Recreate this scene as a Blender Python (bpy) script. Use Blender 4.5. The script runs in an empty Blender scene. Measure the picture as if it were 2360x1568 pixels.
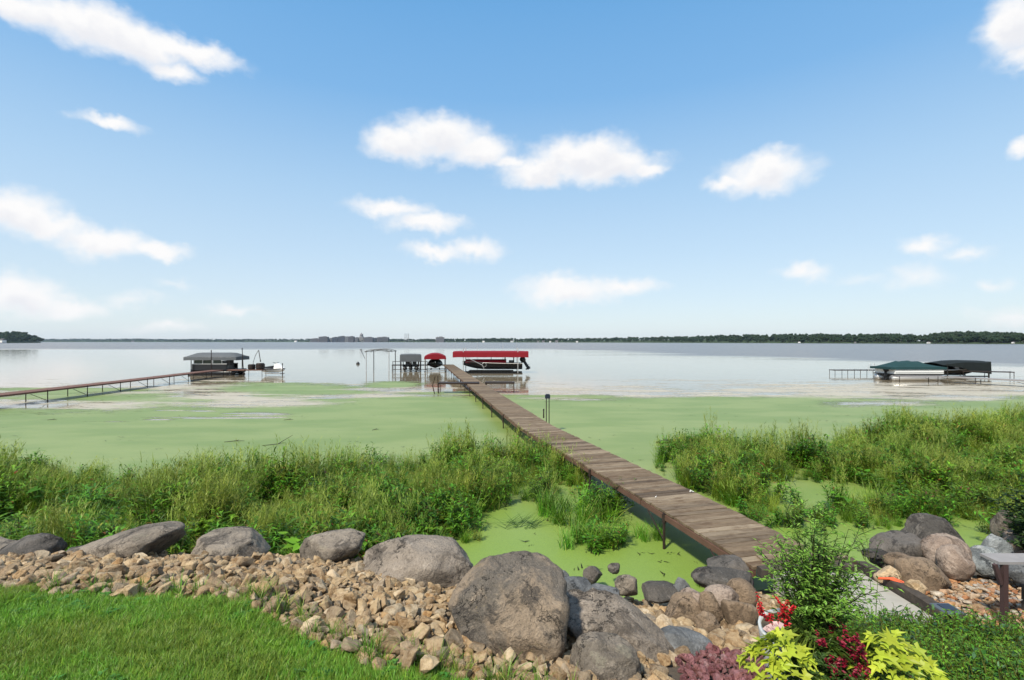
import bpy, bmesh, math, random
import numpy as np
from mathutils import Vector, Matrix, noise as mnoise

SC = bpy.context.scene
C = SC.collection
RD = random.Random(11)
rng = np.random.default_rng(11)
PI = math.pi
# ------------------------------------------------------------------ camera
F, CX, HY, H = 1114.6, 1180.0, 788.0, 3.6      # focal length in reading units, centre, horizon row, eye height
cam_d = bpy.data.cameras.new('camera'); cam = bpy.data.objects.new('camera', cam_d); C.objects.link(cam)
cam_d.sensor_width = 36; cam_d.lens = 36 * F / 2360; cam_d.shift_y = 4 / 2360
cam_d.clip_start = 0.05; cam_d.clip_end = 30000
cam.location = (0, 0, H); cam.rotation_euler = (PI / 2, 0, 0)
SC.camera = cam

def U(px, py, Y):  return Vector(((px - CX) / F * Y, Y, H - (py - HY) / F * Y))
def G(px, py, z=0.0):
    Y = F * (H - z) / (py - HY); return Vector(((px - CX) / F * Y, Y, z))

# ------------------------------------------------------------------ sun, exposure
SUN_EL, SUN_AZ = math.radians(52), math.radians(218)     # azimuth clockwise from +Y: behind the viewer, to the left
sd = Vector((math.sin(SUN_AZ) * math.cos(SUN_EL), math.cos(SUN_AZ) * math.cos(SUN_EL), math.sin(SUN_EL)))
sl = bpy.data.lights.new('sun', 'SUN'); sun = bpy.data.objects.new('sun', sl); C.objects.link(sun)
sl.energy = 4.6; sl.angle = math.radians(5); sl.color = (1.0, 0.93, 0.80)
sun.rotation_euler = sd.to_track_quat('Z', 'Y').to_euler()
SC.view_settings.view_transform = 'Standard'; SC.view_settings.look = 'None'
SC.view_settings.gamma = 1; SC.view_settings.use_curve_mapping = False
SC.view_settings.exposure = 0.36
SC.cycles.max_bounces = 8; SC.cycles.transparent_max_bounces = 12
SC.cycles.volume_bounces = 0
SC.cycles.use_denoising = True

# ------------------------------------------------------------------ node helper
class NT:
    def __init__(s, tree): s.t = tree; s.n = tree.nodes; s.l = tree.links
    def node(s, typ, ins=None, **props):
        nd = s.n.new(typ)
        for k, v in props.items(): setattr(nd, k, v)
        for k, v in (ins or {}).items():
            sock = nd.inputs[k]
            if isinstance(v, bpy.types.NodeSocket): s.l.new(v, sock)
            else: sock.default_value = v
        return nd
    def m(s, op, a, b=None, c=None, clamp=False):
        nd = s.n.new('ShaderNodeMath'); nd.operation = op; nd.use_clamp = clamp
        for i, v in enumerate((a, b, c)):
            if v is None: continue
            if isinstance(v, bpy.types.NodeSocket): s.l.new(v, nd.inputs[i])
            else: nd.inputs[i].default_value = v
        return nd.outputs[0]
    def vm(s, op, a, b=None):
        nd = s.n.new('ShaderNodeVectorMath'); nd.operation = op
        for i, v in enumerate((a, b)):
            if v is None: continue
            if isinstance(v, bpy.types.NodeSocket): s.l.new(v, nd.inputs[i])
            else: nd.inputs[i].default_value = v
        return nd.outputs['Value'] if op in ('LENGTH', 'DOT_PRODUCT', 'DISTANCE') else nd.outputs['Vector']
    def noise(s, vec, scale, detail=4, rough=0.55, dist=0.0):
        nd = s.node('ShaderNodeTexNoise', {'Scale': scale, 'Detail': detail, 'Roughness': rough, 'Distortion': dist})
        if vec is not None: s.l.new(vec, nd.inputs['Vector'])
        return nd.outputs['Fac']
    def ramp(s, fac, stops):
        nd = s.n.new('ShaderNodeValToRGB'); e = nd.color_ramp.elements
        while len(e) < len(stops): e.new(0.5)
        for el, (p, c) in zip(e, stops): el.position = p; el.color = (*c, 1) if len(c) == 3 else c
        s.l.new(fac, nd.inputs[0]); return nd.outputs[0]
    def smooth(s, x, a, b):
        nd = s.node('ShaderNodeMapRange', {'From Min': a, 'From Max': b}, interpolation_type='SMOOTHSTEP')
        s.l.new(x, nd.inputs['Value']); return nd.outputs[0]
    def mix(s, f, a, b, blend='MIX'):
        nd = s.n.new('ShaderNodeMix'); nd.data_type = 'RGBA'; nd.blend_type = blend
        for sock, v in ((nd.inputs[0], f), (nd.inputs[6], a), (nd.inputs[7], b)):
            if isinstance(v, bpy.types.NodeSocket): s.l.new(v, sock)
            elif isinstance(v, (int, float)): sock.default_value = v
            else: sock.default_value = (*v, 1) if len(v) == 3 else v
        return nd.outputs[2]
    def bump(s, h, strength, dist=0.02):
        return s.node('ShaderNodeBump', {'Height': h, 'Strength': strength, 'Distance': dist}).outputs[0]

def new_mat(name):
    m = bpy.data.materials.new(name); m.use_nodes = True
    nt = NT(m.node_tree); nt.n.clear()
    out = nt.n.new('ShaderNodeOutputMaterial')
    return m, nt, out
def principled(nt, out, col, rough=0.6, normal=None, **ins):
    p = nt.n.new('ShaderNodeBsdfPrincipled')
    for k, v in dict({'Base Color': col, 'Roughness': rough}, **ins).items():
        if isinstance(v, bpy.types.NodeSocket): nt.l.new(v, p.inputs[k])
        elif k == 'Base Color': p.inputs[k].default_value = (*v, 1) if len(v) == 3 else v
        else: p.inputs[k].default_value = v
    if normal is not None: nt.l.new(normal, p.inputs['Normal'])
    if out is not None: nt.l.new(p.outputs[0], out.inputs['Surface'])
    return p

# ------------------------------------------------------------------ world: sky with its clouds
W = bpy.data.worlds.new('World'); SC.world = W; W.use_nodes = True
w = NT(W.node_tree); w.n.clear()
wo = w.n.new('ShaderNodeOutputWorld'); bg = w.n.new('ShaderNodeBackground')
sky = w.n.new('ShaderNodeTexSky'); sky.sky_type = 'NISHITA'; sky.sun_disc = False
sky.sun_elevation = SUN_EL; sky.sun_rotation = SUN_AZ
sky.altitude = 250; sky.air_density = 1.0; sky.dust_density = 1.0; sky.ozone_density = 1.6
SKY_STR = 0.15
tc = w.n.new('ShaderNodeTexCoord'); sep = w.n.new('ShaderNodeSeparateXYZ'); w.l.new(tc.outputs['Generated'], sep.inputs[0])
X_, Y_, Z_ = sep.outputs
az = w.m('ARCTAN2', X_, Y_)
hyp = w.m('SQRT', w.m('ADD', w.m('MULTIPLY', X_, X_), w.m('MULTIPLY', Y_, Y_)))
el = w.m('DIVIDE', Z_, w.m('MAXIMUM', hyp, 0.001))
comb = w.node('ShaderNodeCombineXYZ', {0: az, 1: el}).outputs[0]
def wnoise(scale, stretch, detail, seed):
    v = w.vm('ADD', w.vm('MULTIPLY', comb, (1.0, stretch, 1.0)), (seed, seed * 0.7, seed * 1.3))
    return w.node('ShaderNodeTexNoise', {'Vector': v, 'Scale': scale, 'Detail': detail, 'Roughness': 0.58})
nA = wnoise(9.0, 1.0, 3, 3.1); nB = wnoise(24.0, 1.0, 6, 8.4)
warp = w.vm('MULTIPLY', w.vm('SUBTRACT', nA.outputs['Color'], (0.5, 0.5, 0.5)), (0.05, 0.045, 0.0))
warp2 = w.vm('MULTIPLY', w.vm('SUBTRACT', nB.outputs['Color'], (0.5, 0.5, 0.5)), (0.042, 0.042, 0.0))
P_ = w.vm('ADD', w.vm('ADD', comb, warp), warp2)
CLOUDS = [  # centre x, y, half width, half height, weight
 (60,20,170,50,1),(200,55,200,56,1),(310,95,150,52,1),(430,118,130,34,1),(395,165,70,26,.9),(260,70,120,60,1),
 (245,286,74,17,.85),
 (930,335,86,44,1),(1020,315,110,54,1),(1100,345,90,36,1),
 (1340,360,120,50,1),(1250,392,100,38,1),(1400,385,130,42,1),(1490,390,60,18,.9),(1180,368,50,18,.8),
 (1760,400,110,46,.95),(1780,378,70,36,.95),(1680,415,60,18,.8),
 (900,480,90,22,.8),(980,512,90,24,.85),(1095,575,70,26,.75),(1000,577,70,18,.75),
 (40,490,120,52,1),(110,520,110,34,.95),(240,560,110,36,1),(350,578,80,22,.9),
 (40,675,120,48,.95),(150,705,110,24,.8),
 (1310,668,120,34,.85),(1440,660,90,22,.7),
 (1850,630,60,18,.6),(2135,568,62,26,.75),(2230,586,50,14,.45),(2110,640,70,30,.4),(2290,648,40,14,.4),
 (2350,60,86,86,1),(2375,140,60,40,1),(2365,336,44,22,.8),
 (380,752,80,16,.5),(540,716,70,12,.4),(2340,730,110,24,.45),(300,690,60,14,.35),(1990,640,50,14,.3),(400,655,40,10,.3),
]
def cloud_field(P):
    dm_ = None
    for (px, py, rx, ry, wt) in CLOUDS:
        a0 = math.atan((px - CX) / F); ca = math.cos(a0)
        t0 = (HY - py) / F * ca
        sx = F / (rx * ca * ca); sy = F / (ry * ca)
        d = w.vm('LENGTH', w.vm('MULTIPLY', w.vm('SUBTRACT', P, (a0, t0, 0)), (sx, sy, 0)))
        d = w.m('MULTIPLY', w.m('SUBTRACT', 1.24, d), wt)
        dm_ = d if dm_ is None else w.node('ShaderNodeMath', {0: dm_, 1: d, 2: 0.22}, operation='SMOOTH_MAX').outputs[0]
    return dm_
dmin = cloud_field(P_); dabove = cloud_field(w.vm('ADD', P_, (-0.006, 0.022, 0)))
# added cloud outside the sky in view, cover raised to whiten the ambient light
nC = wnoise(2.6, 2.3, 4, 21.0)
gen = w.m('MULTIPLY', w.m('SUBTRACT', nC.outputs['Fac'], 0.50), 6.0)
side = w.smooth(w.m('ABSOLUTE', az), 0.86, 1.05)
up = w.smooth(el, 0.74, 0.95)
gen = w.m('SUBTRACT', gen, w.m('MULTIPLY', w.m('SUBTRACT', 1.0, w.m('MAXIMUM', side, up)), 9.0))
gen = w.m('MINIMUM', gen, w.m('MULTIPLY', el, 18.0))
dens = w.m('MAXIMUM', dmin, gen)
nD = wnoise(34.0, 1.4, 5, 5.5)
dens = w.m('ADD', dens, w.m('MULTIPLY', w.m('SUBTRACT', nD.outputs['Fac'], 0.5), 0.5))
cov = w.smooth(dens, -0.14, 0.86)
cov = w.m('MULTIPLY', cov, w.smooth(el, -0.005, 0.03))
# sky colour: Nishita, a little purer and with the pale band low down that the air over a lake has
skn = w.mix(1.0, sky.outputs[0], (SKY_STR * .8, SKY_STR, SKY_STR), 'MULTIPLY')
air = w.ramp(w.m('MULTIPLY', w.m('MAXIMUM', el, 0.0), 0.5), [(0, (.650,.672,.690)), (.02, (.60,.66,.70)), (.044, (.54,.63,.71)), (.085, (.455,.585,.715)), (.147, (.355,.522,.705)), (.25, (.180,.385,.66)), (.354, (.125,.330,.62)), (.7, (.085,.25,.52)), (1, (.068,.21,.47))])
skyc = w.mix(0.85, skn, air)
under = w.m('MULTIPLY', w.smooth(w.m('ADD', dabove, w.m('MULTIPLY', w.m('SUBTRACT', nB.outputs['Fac'], 0.5), 1.1)), 0.35, 1.15), w.smooth(dens, 0.2, 0.9))
cl = w.mix(under, (0.775, 0.77, 0.77), (0.665, 0.672, 0.705))  # shade on the cloud undersides is put into the sky colour
fin = w.mix(cov, skyc, cl)
w.l.new(fin, bg.inputs[0]); bg.inputs[1].default_value = 1.0
w.l.new(bg.outputs[0], wo.inputs[0])

# ------------------------------------------------------------------ object helpers
def tag(o, label=None, cat=None, group=None, kind=None):
    if label: o['label'] = label
    if cat: o['category'] = cat
    if group: o['group'] = group
    if kind: o['kind'] = kind
    return o
def thing(name, label, cat, loc=(0, 0, 0), rotz=0.0, group=None):
    o = bpy.data.objects.new(name, None); C.objects.link(o); o.empty_display_size = 0.2
    o.location = loc; o.rotation_euler = (0, 0, rotz)
    return tag(o, label, cat, group)
def to_obj(name, me, parent=None, link=True):
    o = bpy.data.objects.new(name, me)
    if link: C.objects.link(o)
    if parent: o.parent = parent
    return o
class MB:
    def __init__(s): s.v = []; s.f = []; s.c = []; s.col = (1, 1, 1)
    def add(s, vs, fs):
        b = len(s.v); s.v += [tuple(p) for p in vs]; s.c += [s.col] * len(vs)
        s.f += [tuple(b + i for i in f) for f in fs]; return s
    def box(s, c, d, rot=None):
        x, y, z = d[0] / 2, d[1] / 2, d[2] / 2
        vs = [Vector((sx * x, sy * y, sz * z)) for sx in (-1, 1) for sy in (-1, 1) for sz in (-1, 1)]
        if rot is not None: vs = [rot @ p for p in vs]
        c = Vector(c)
        return s.add([c + p for p in vs], [(0,1,3,2),(4,6,7,5),(0,4,5,1),(2,3,7,6),(0,2,6,4),(1,5,7,3)])
    def bar(s, a, b, wd, ht):       # square bar from a to b
        a = Vector(a); b = Vector(b); d = b - a; L = d.length
        return s.box((a + b) / 2, (L, wd, ht), d.to_track_quat('X', 'Z').to_matrix())
    def tube(s, pts, r, n=6, cap=True):
        pts = [Vector(p) for p in pts]; k = len(pts)
        rs = r if isinstance(r, (list, tuple)) else [r] * k
        vs = []
        for i, p in enumerate(pts):
            d = (pts[min(i + 1, k - 1)] - pts[max(i - 1, 0)]).normalized()
            q = d.to_track_quat('Z', 'Y').to_matrix()
            vs += [p + q @ Vector((math.cos(2 * PI * j / n) * rs[i], math.sin(2 * PI * j / n) * rs[i], 0)) for j in range(n)]
        fs = [(i * n + j, i * n + (j + 1) % n, (i + 1) * n + (j + 1) % n, (i + 1) * n + j) for i in range(k - 1) for j in range(n)]
        if cap: fs += [tuple(range(n))[::-1], tuple((k - 1) * n + j for j in range(n))]
        return s.add(vs, fs)
    def loft(s, rings, closed=True, cap=True):
        n = len(rings[0]); k = len(rings); vs = [p for r in rings for p in r]
        m = n if closed else n - 1
        fs = [(i * n + j, i * n + (j + 1) % n, (i + 1) * n + (j + 1) % n, (i + 1) * n + j) for i in range(k - 1) for j in range(m)]
        if cap: fs += [tuple(range(n))[::-1], tuple((k - 1) * n + j for j in range(n))]
        return s.add(vs, fs)
    def blob(s, c, d, seed=0, sub=2, amp=0.12, rot=None):
        bm = bmesh.new(); bmesh.ops.create_icosphere(bm, subdivisions=sub, radius=1)
        vs = []
        for q in bm.verts:
            p = q.co * (1 + amp * mnoise.noise(q.co * 1.7 + Vector((seed, seed * 2.1, 0))))
            p = Vector((p.x * d[0], p.y * d[1], p.z * d[2]))
            vs.append(Vector(c) + (rot @ p if rot is not None else p))
        fs = [[q.index for q in f.verts] for f in bm.faces]; bm.free()
        return s.add(vs, fs)
    def leaf(s, p, d, n, L, Wd, droop=0.0, seg=False):
        d = d.normalized(); side = d.cross(n)
        if side.length < 1e-4: side = d.cross(Vector((1, 0, 0.3)))
        side.normalize(); up = side.cross(d)
        if not seg:
            a = p + d * L * 0.42 + side * Wd / 2 + up * Wd * 0.15; b = p + d * L * 0.42 - side * Wd / 2 + up * Wd * 0.15
            t = p + d * L - Vector((0, 0, droop * L))
            return s.add([p, a, t, b], [(0, 1, 2), (0, 2, 3)])
        m1 = p + d * L * 0.4; m2 = p + d * L * 0.75 - Vector((0, 0, droop * L * 0.4)); t = p + d * L - Vector((0, 0, droop * L))
        return s.add([p, m1 + side * Wd / 2 + up * Wd * .14, m1, m1 - side * Wd / 2 + up * Wd * .14,
                      m2 + side * Wd * .3 + up * Wd * .08, m2, m2 - side * Wd * .3 + up * Wd * .08, t],
                     [(0, 1, 2), (0, 2, 3), (1, 4, 5, 2), (2, 5, 6, 3), (4, 7, 5), (5, 7, 6)])
    def blade(s, p, a, L, Wd, lean, curl, nseg=3, c1=None):
        c0 = s.col; c1 = c1 or c0
        p = Vector(p); h = Vector((math.cos(a), math.sin(a), 0)); sd_ = Vector((-math.sin(a), math.cos(a), 0))
        vs = []; cs = []; q = p.copy(); th = lean
        for i in range(nseg + 1):
            t = i / nseg; wv = Wd * (1 - t ** 1.6) * 0.5
            cc = tuple(x + (y - x) * t for x, y in zip(c0, c1))
            if i < nseg: vs += [q + sd_ * wv, q - sd_ * wv]; cs += [cc, cc]
            else: vs.append(q.copy()); cs.append(cc)
            q = q + (h * math.sin(th) + Vector((0, 0, math.cos(th)))) * (L / nseg); th += curl / nseg
        fs = [(2*i, 2*i+1, 2*i+3, 2*i+2) for i in range(nseg - 1)] + [(2*nseg-2, 2*nseg-1, 2*nseg)]
        b = len(s.v); s.v += [tuple(x) for x in vs]; s.c += cs
        s.f += [tuple(b + i for i in f) for f in fs]; return s
    def mesh(s, name, mat, smooth=False, color=False):
        me = bpy.data.meshes.new(name); me.from_pydata(s.v, [], s.f)
        if mat: me.materials.append(mat)
        if color:
            at = me.color_attributes.new('Col', 'FLOAT_COLOR', 'POINT')
            arr = np.ones((len(s.v), 4), np.float32); arr[:, :3] = np.array(s.c, np.float32)
            at.data.foreach_set('color', arr.ravel())
        if smooth: me.polygons.foreach_set('use_smooth', [True] * len(me.polygons))
        me.update(); return me
    def build(s, name, mat, parent=None, smooth=False, color=False, link=True):
        return to_obj(name, s.mesh(name, mat, smooth, color), parent, link)

def scatter(name, pts, rots, scl, idx, protos):
    """one object: a cloud of points on which geometry nodes set the given little meshes"""
    pts = np.asarray(pts, np.float32); n = len(pts)
    me = bpy.data.meshes.new(name); me.vertices.add(n); me.vertices.foreach_set('co', pts.ravel())
    a = me.attributes.new('rot', 'FLOAT_VECTOR', 'POINT'); a.data.foreach_set('vector', np.asarray(rots, np.float32).ravel())
    scl = np.asarray(scl, np.float32)
    if scl.ndim == 1: scl = np.repeat(scl[:, None], 3, 1)
    a = me.attributes.new('scl', 'FLOAT_VECTOR', 'POINT'); a.data.foreach_set('vector', scl.ravel())
    a = me.attributes.new('idx', 'INT', 'POINT'); a.data.foreach_set('value', np.asarray(idx, np.int32))
    me.update()
    o = to_obj(name, me)
    col = bpy.data.collections.new(name + '_pieces')
    for p in protos: col.objects.link(p)
    ng = bpy.data.node_groups.new(name, 'GeometryNodeTree')
    ng.interface.new_socket('Geometry', in_out='INPUT', socket_type='NodeSocketGeometry')
    ng.interface.new_socket('Geometry', in_out='OUTPUT', socket_type='NodeSocketGeometry')
    g = NT(ng); gi = g.n.new('NodeGroupInput'); go = g.n.new('NodeGroupOutput')
    ci = g.n.new('GeometryNodeCollectionInfo'); ci.inputs['Collection'].default_value = col
    ci.inputs['Separate Children'].default_value = True; ci.inputs['Reset Children'].default_value = True
    def attr(nm, t):
        nd = g.n.new('GeometryNodeInputNamedAttribute'); nd.data_type = t; nd.inputs[0].default_value = nm; return nd.outputs[0]
    ip = g.n.new('GeometryNodeInstanceOnPoints'); ip.inputs['Pick Instance'].default_value = True
    er = g.n.new('FunctionNodeEulerToRotation')
    g.l.new(attr('rot', 'FLOAT_VECTOR'), er.inputs[0])
    g.l.new(gi.outputs[0], ip.inputs['Points']); g.l.new(ci.outputs[0], ip.inputs['Instance'])
    g.l.new(attr('idx', 'INT'), ip.inputs['Instance Index']); g.l.new(er.outputs[0], ip.inputs['Rotation'])
    g.l.new(attr('scl', 'FLOAT_VECTOR'), ip.inputs['Scale']); g.l.new(ip.outputs[0], go.inputs[0])
    md = o.modifiers.new('scatter', 'NODES'); md.node_group = ng
    return o

_lat = rng.random((256, 256))
def vnoise(x, y, seed=0):
    x = np.asarray(x, float) + seed * 17.3; y = np.asarray(y, float) + seed * 9.7
    xi = np.floor(x).astype(int); yi = np.floor(y).astype(int); fx = x - xi; fy = y - yi
    fx = fx * fx * (3 - 2 * fx); fy = fy * fy * (3 - 2 * fy)
    g = lambda i, j: _lat[(xi + i) % 256, (yi + j) % 256]
    return (g(0,0)*(1-fx)+g(1,0)*fx)*(1-fy) + (g(0,1)*(1-fx)+g(1,1)*fx)*fy
def fbm(x, y, seed=0, o=4):
    t = 0; a = 0.5; s = 0
    for i in range(o): t = t + a * vnoise(x * 2**i, y * 2**i, seed + i); s += a; a *= 0.5
    return t / s
def in_poly(x, y, poly):
    x = np.asarray(x); y = np.asarray(y); r = np.zeros(x.shape, bool); n = len(poly)
    for i in range(n):
        x0, y0 = poly[i][0], poly[i][1]; x1, y1 = poly[(i + 1) % n][0], poly[(i + 1) % n][1]
        if y0 == y1: continue
        r ^= ((y0 > y) != (y1 > y)) & (x < (x1 - x0) * (y - y0) / (y1 - y0) + x0)
    return r

# ------------------------------------------------------------------ materials
def simple(name, col, rough=0.6, var=0.25, scale=6.0, metallic=0.0, bump=0.0):
    m, nt, out = new_mat(name)
    tcn = nt.n.new('ShaderNodeTexCoord')
    n = nt.noise(tcn.outputs['Object'], scale, 5)
    c = nt.mix(n, tuple(x * (1 - var) for x in col), tuple(min(1, x * (1 + var)) for x in col))
    principled(nt, out, c, rough, nt.bump(n, bump, 0.01) if bump else None, Metallic=metallic, **{'Specular IOR Level': .25 if rough > .5 else .5})
    return m
def rock_mat(name, ca, cb, cdark, lichen=None, speck=0.25):
    m, nt, out = new_mat(name)
    tcn = nt.n.new('ShaderNodeTexCoord'); oi = nt.n.new('ShaderNodeObjectInfo')
    off = nt.node('ShaderNodeCombineXYZ', {0: nt.m('MULTIPLY', oi.outputs['Random'], 37.0), 1: nt.m('MULTIPLY', oi.outputs['Random'], 91.0)}).outputs[0]
    v = nt.vm('ADD', tcn.outputs['Object'], off)
    wv = nt.vm('ADD', v, nt.vm('MULTIPLY', nt.node('ShaderNodeTexNoise', {'Vector': v, 'Scale': 2.5, 'Detail': 4}).outputs['Color'], (.5, .5, .5)))
    big = nt.noise(wv, 1.9, 7, 0.66); mid = nt.noise(wv, 6.5, 8, 0.72); fine = nt.noise(v, 55.0, 4, 0.75); sp_ = nt.noise(v, 140.0, 2, 0.6)
    stain = nt.noise(nt.vm('ADD', wv, (7.0, 3.0, 1.0)), 2.8, 8, 0.72)
    c = nt.mix(nt.smooth(big, 0.42, 0.57), ca, cb)
    c = nt.mix(nt.m('MULTIPLY', nt.smooth(stain, 0.53, 0.60), 0.8), c, cdark)
    c = nt.mix(nt.m('MULTIPLY', nt.smooth(mid, 0.54, 0.66), 0.6), c, tuple(min(1, x * 1.45 + .02) for x in cb))
    c = nt.mix(nt.m('MULTIPLY', nt.smooth(mid, 0.46, 0.34), 0.55), c, cdark)
    if lichen: c = nt.mix(nt.m('MULTIPLY', nt.smooth(nt.noise(wv, 4.2, 7, 0.75), 0.60, 0.65), 0.6), c, lichen)
    c = nt.mix(nt.m('MULTIPLY', nt.smooth(fine, 0.46, 0.70), speck + .15), c, tuple(x * 0.4 for x in cdark))
    c = nt.mix(nt.m('MULTIPLY', nt.smooth(sp_, 0.60, 0.72), .35), c, tuple(min(1, x * 1.7 + .04) for x in cb))
    vo = nt.node('ShaderNodeTexVoronoi', {'Vector': nt.vm('ADD', v, nt.vm('MULTIPLY', nt.node('ShaderNodeTexNoise', {'Vector': v, 'Scale': 4.0, 'Detail': 6, 'Roughness': .7}).outputs['Color'], (.7, .7, .7))), 'Scale': 1.5}, feature='DISTANCE_TO_EDGE').outputs['Distance']
    crack = nt.m('MAXIMUM', nt.smooth(vo, 0.0, 0.014), nt.smooth(stain, .50, .46))
    c = nt.mix(nt.m('MULTIPLY', nt.m('SUBTRACT', 1.0, crack), 0.7), c, tuple(x * 0.35 for x in cdark))
    hgt = nt.m('ADD', nt.m('ADD', nt.m('MULTIPLY', mid, 1.1), nt.m('MULTIPLY', stain, .8)), nt.m('ADD', nt.m('MULTIPLY', fine, 0.3), nt.m('MULTIPLY', crack, 0.35)))
    principled(nt, out, c, 0.82, nt.bump(hgt, 1.0, 0.05), **{'Specular IOR Level': 0.3})
    return m
ROCK = {
 'grey':  rock_mat('rock_grey',  (0.180, 0.151, 0.119), (0.300, 0.250, 0.195), (0.067, 0.055, 0.045), (.30,.27,.20)),
 'pale':  rock_mat('rock_pale',  (0.229, 0.191, 0.152), (0.317, 0.263, 0.209), (0.098, 0.080, 0.064), None, .32),
 'giant': rock_mat('rock_giant', (0.156, 0.133, 0.108), (0.305, 0.231, 0.160), (0.058, 0.050, 0.043), (.25,.19,.09), .35),
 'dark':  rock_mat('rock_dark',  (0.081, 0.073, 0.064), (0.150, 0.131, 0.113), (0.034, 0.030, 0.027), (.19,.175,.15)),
 'tan':   rock_mat('rock_tan',   (.25,.19,.13), (.34,.27,.19), (.12,.085,.055)),
 'pink':  rock_mat('rock_pink',  (.29,.215,.165), (.40,.31,.245), (.14,.10,.075), None, .3),
 'brown': rock_mat('rock_brown', (0.185, 0.132, 0.087), (0.287, 0.207, 0.137), (0.072, 0.052, 0.037), (.28,.22,.12)),
 'slate': rock_mat('rock_slate', (0.114, 0.119, 0.123), (0.189, 0.193, 0.193), (0.057, 0.058, 0.061), (.26,.26,.25)),
 'blue':  rock_mat('rock_blue',  (.21,.23,.235), (.33,.345,.34), (.10,.11,.115), (.5,.5,.48)),
 'sand':  rock_mat('rock_sand',  (.50,.36,.20), (.62,.46,.28), (.30,.19,.09), None, .15),
}
def pebble_mat(name, stops, bump=0.5):
    m, nt, out = new_mat(name)
    tcn = nt.n.new('ShaderNodeTexCoord'); oi = nt.n.new('ShaderNodeObjectInfo')
    r = oi.outputs['Random']
    v = nt.vm('ADD', tcn.outputs['Object'], nt.node('ShaderNodeCombineXYZ', {0: nt.m('MULTIPLY', r, 53.0)}).outputs[0])
    base = nt.ramp(r, stops)
    n1 = nt.noise(v, 1.6, 5, 0.65); n2 = nt.noise(v, 9.0, 4, 0.7)
    c = nt.mix(nt.smooth(n1, 0.40, 0.68), base, nt.mix(1.0, base, (.50, .42, .34), 'MULTIPLY'))
    c = nt.mix(nt.m('MULTIPLY', nt.smooth(n2, 0.5, 0.75), 0.4), c, nt.mix(0.6, base, (.6, .52, .4)))
    principled(nt, out, c, 0.85, nt.bump(nt.m('ADD', n1, nt.m('MULTIPLY', n2, .4)), bump, 0.12), **{'Specular IOR Level': 0.25})
    return m
M_STONE = pebble_mat('riprap_stone', [(0, (0.376,0.268,0.150)), (.14, (0.445,0.326,0.188)), (.26, (0.285,0.209,0.132)), (.38, (0.342,0.235,0.127)), (.50, (0.502,0.380,0.230)),
                     (.60, (0.228,0.177,0.122)), (.70, (0.399,0.273,0.146)), (.80, (0.331,0.257,0.179)), (.90, (0.536,0.428,0.282)), (.955, (0.422,0.257,0.113)), (1, (0.616,0.514,0.367))])
M_PEB = pebble_mat('pebble', [(0, (.42,.30,.18)), (.2, (.50,.28,.13)), (.4, (.40,.16,.07)), (.55, (.55,.42,.29)), (.72, (.34,.20,.11)), (.85, (.58,.52,.42)), (1, (.30,.27,.26))])
M_LAVA = pebble_mat('lava_rock', [(0, (.40,.15,.165)), (.35, (.54,.25,.26)), (.6, (.26,.09,.105)), (.8, (.46,.19,.20)), (1, (.62,.36,.36))], 0.9)

def leaf_mat(name, transl=0.35, rough=0.5, var=0.45, hue=0.03):
    m, nt, out = new_mat(name)
    at = nt.node('ShaderNodeAttribute', attribute_name='Col'); oi = nt.n.new('ShaderNodeObjectInfo'); r = oi.outputs['Random']
    r2 = nt.m('FRACT', nt.m('MULTIPLY', r, 7.31))
    hs_ = nt.node('ShaderNodeHueSaturation', {'Hue': nt.m('ADD', 0.5 - hue / 2, nt.m('MULTIPLY', r2, hue)), 'Saturation': 1.0,
              'Value': nt.m('ADD', 1 - var / 2, nt.m('MULTIPLY', r, var)), 'Color': at.outputs['Color']}).outputs[0]
    p = principled(nt, None, hs_, rough, None, **{'Specular IOR Level': 0.35})
    tr = nt.node('ShaderNodeBsdfTranslucent', {'Color': hs_})
    mx = nt.node('ShaderNodeMixShader', {0: transl}); nt.l.new(p.outputs[0], mx.inputs[1]); nt.l.new(tr.outputs[0], mx.inputs[2])
    nt.l.new(mx.outputs[0], out.inputs['Surface']); return m
M_LEAF = leaf_mat('foliage', .35, .5, .7, .04); M_GRASS = leaf_mat('grass_blade', 0.35, 0.45, 0.5, 0.04)
M_FARLEAF = leaf_mat('far_foliage', 0.15, 0.8, 0.5, 0.03)

def plank_mat(name, stops, grain=1.0):
    m, nt, out = new_mat(name)
    tcn = nt.n.new('ShaderNodeTexCoord'); oi = nt.n.new('ShaderNodeObjectInfo'); r = oi.outputs['Random']
    v = nt.vm('ADD', tcn.outputs['Object'], nt.node('ShaderNodeCombineXYZ', {0: nt.m('MULTIPLY', r, 71.0), 1: nt.m('MULTIPLY', r, 13.0)}).outputs[0])
    base = nt.ramp(r, stops)
    g1 = nt.noise(nt.vm('MULTIPLY', v, (1.0, 16.0, 16.0)), 3.0, 6, 0.7); g2 = nt.noise(nt.vm('MULTIPLY', v, (1.2, 2.5, 2.0)), 2.4, 5, 0.65)
    c = nt.mix(nt.m('MULTIPLY', nt.smooth(g1, 0.40, 0.66), 0.75), base, nt.mix(1.0, base, (.40, .36, .33), 'MULTIPLY'))
    c = nt.mix(nt.m('MULTIPLY', nt.smooth(g2, 0.48, 0.66), 0.8), c, nt.mix(1.0, base, (.48, .40, .34), 'MULTIPLY'))
    principled(nt, out, c, 0.8, nt.bump(g1, 0.5 * grain, 0.006), **{'Specular IOR Level': 0.3})
    return m
M_PLANK = plank_mat('weathered_plank', [(0, (.175,.125,.078)), (.2, (.225,.170,.112)), (.4, (.115,.083,.054)), (.6, (.30,.235,.16)), (.8, (.18,.127,.078)), (1, (.085,.062,.042))])
M_STRING = simple('rusty_stringer', (.115,.064,.045), 0.7, .5, 3, 0, .3)
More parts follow.
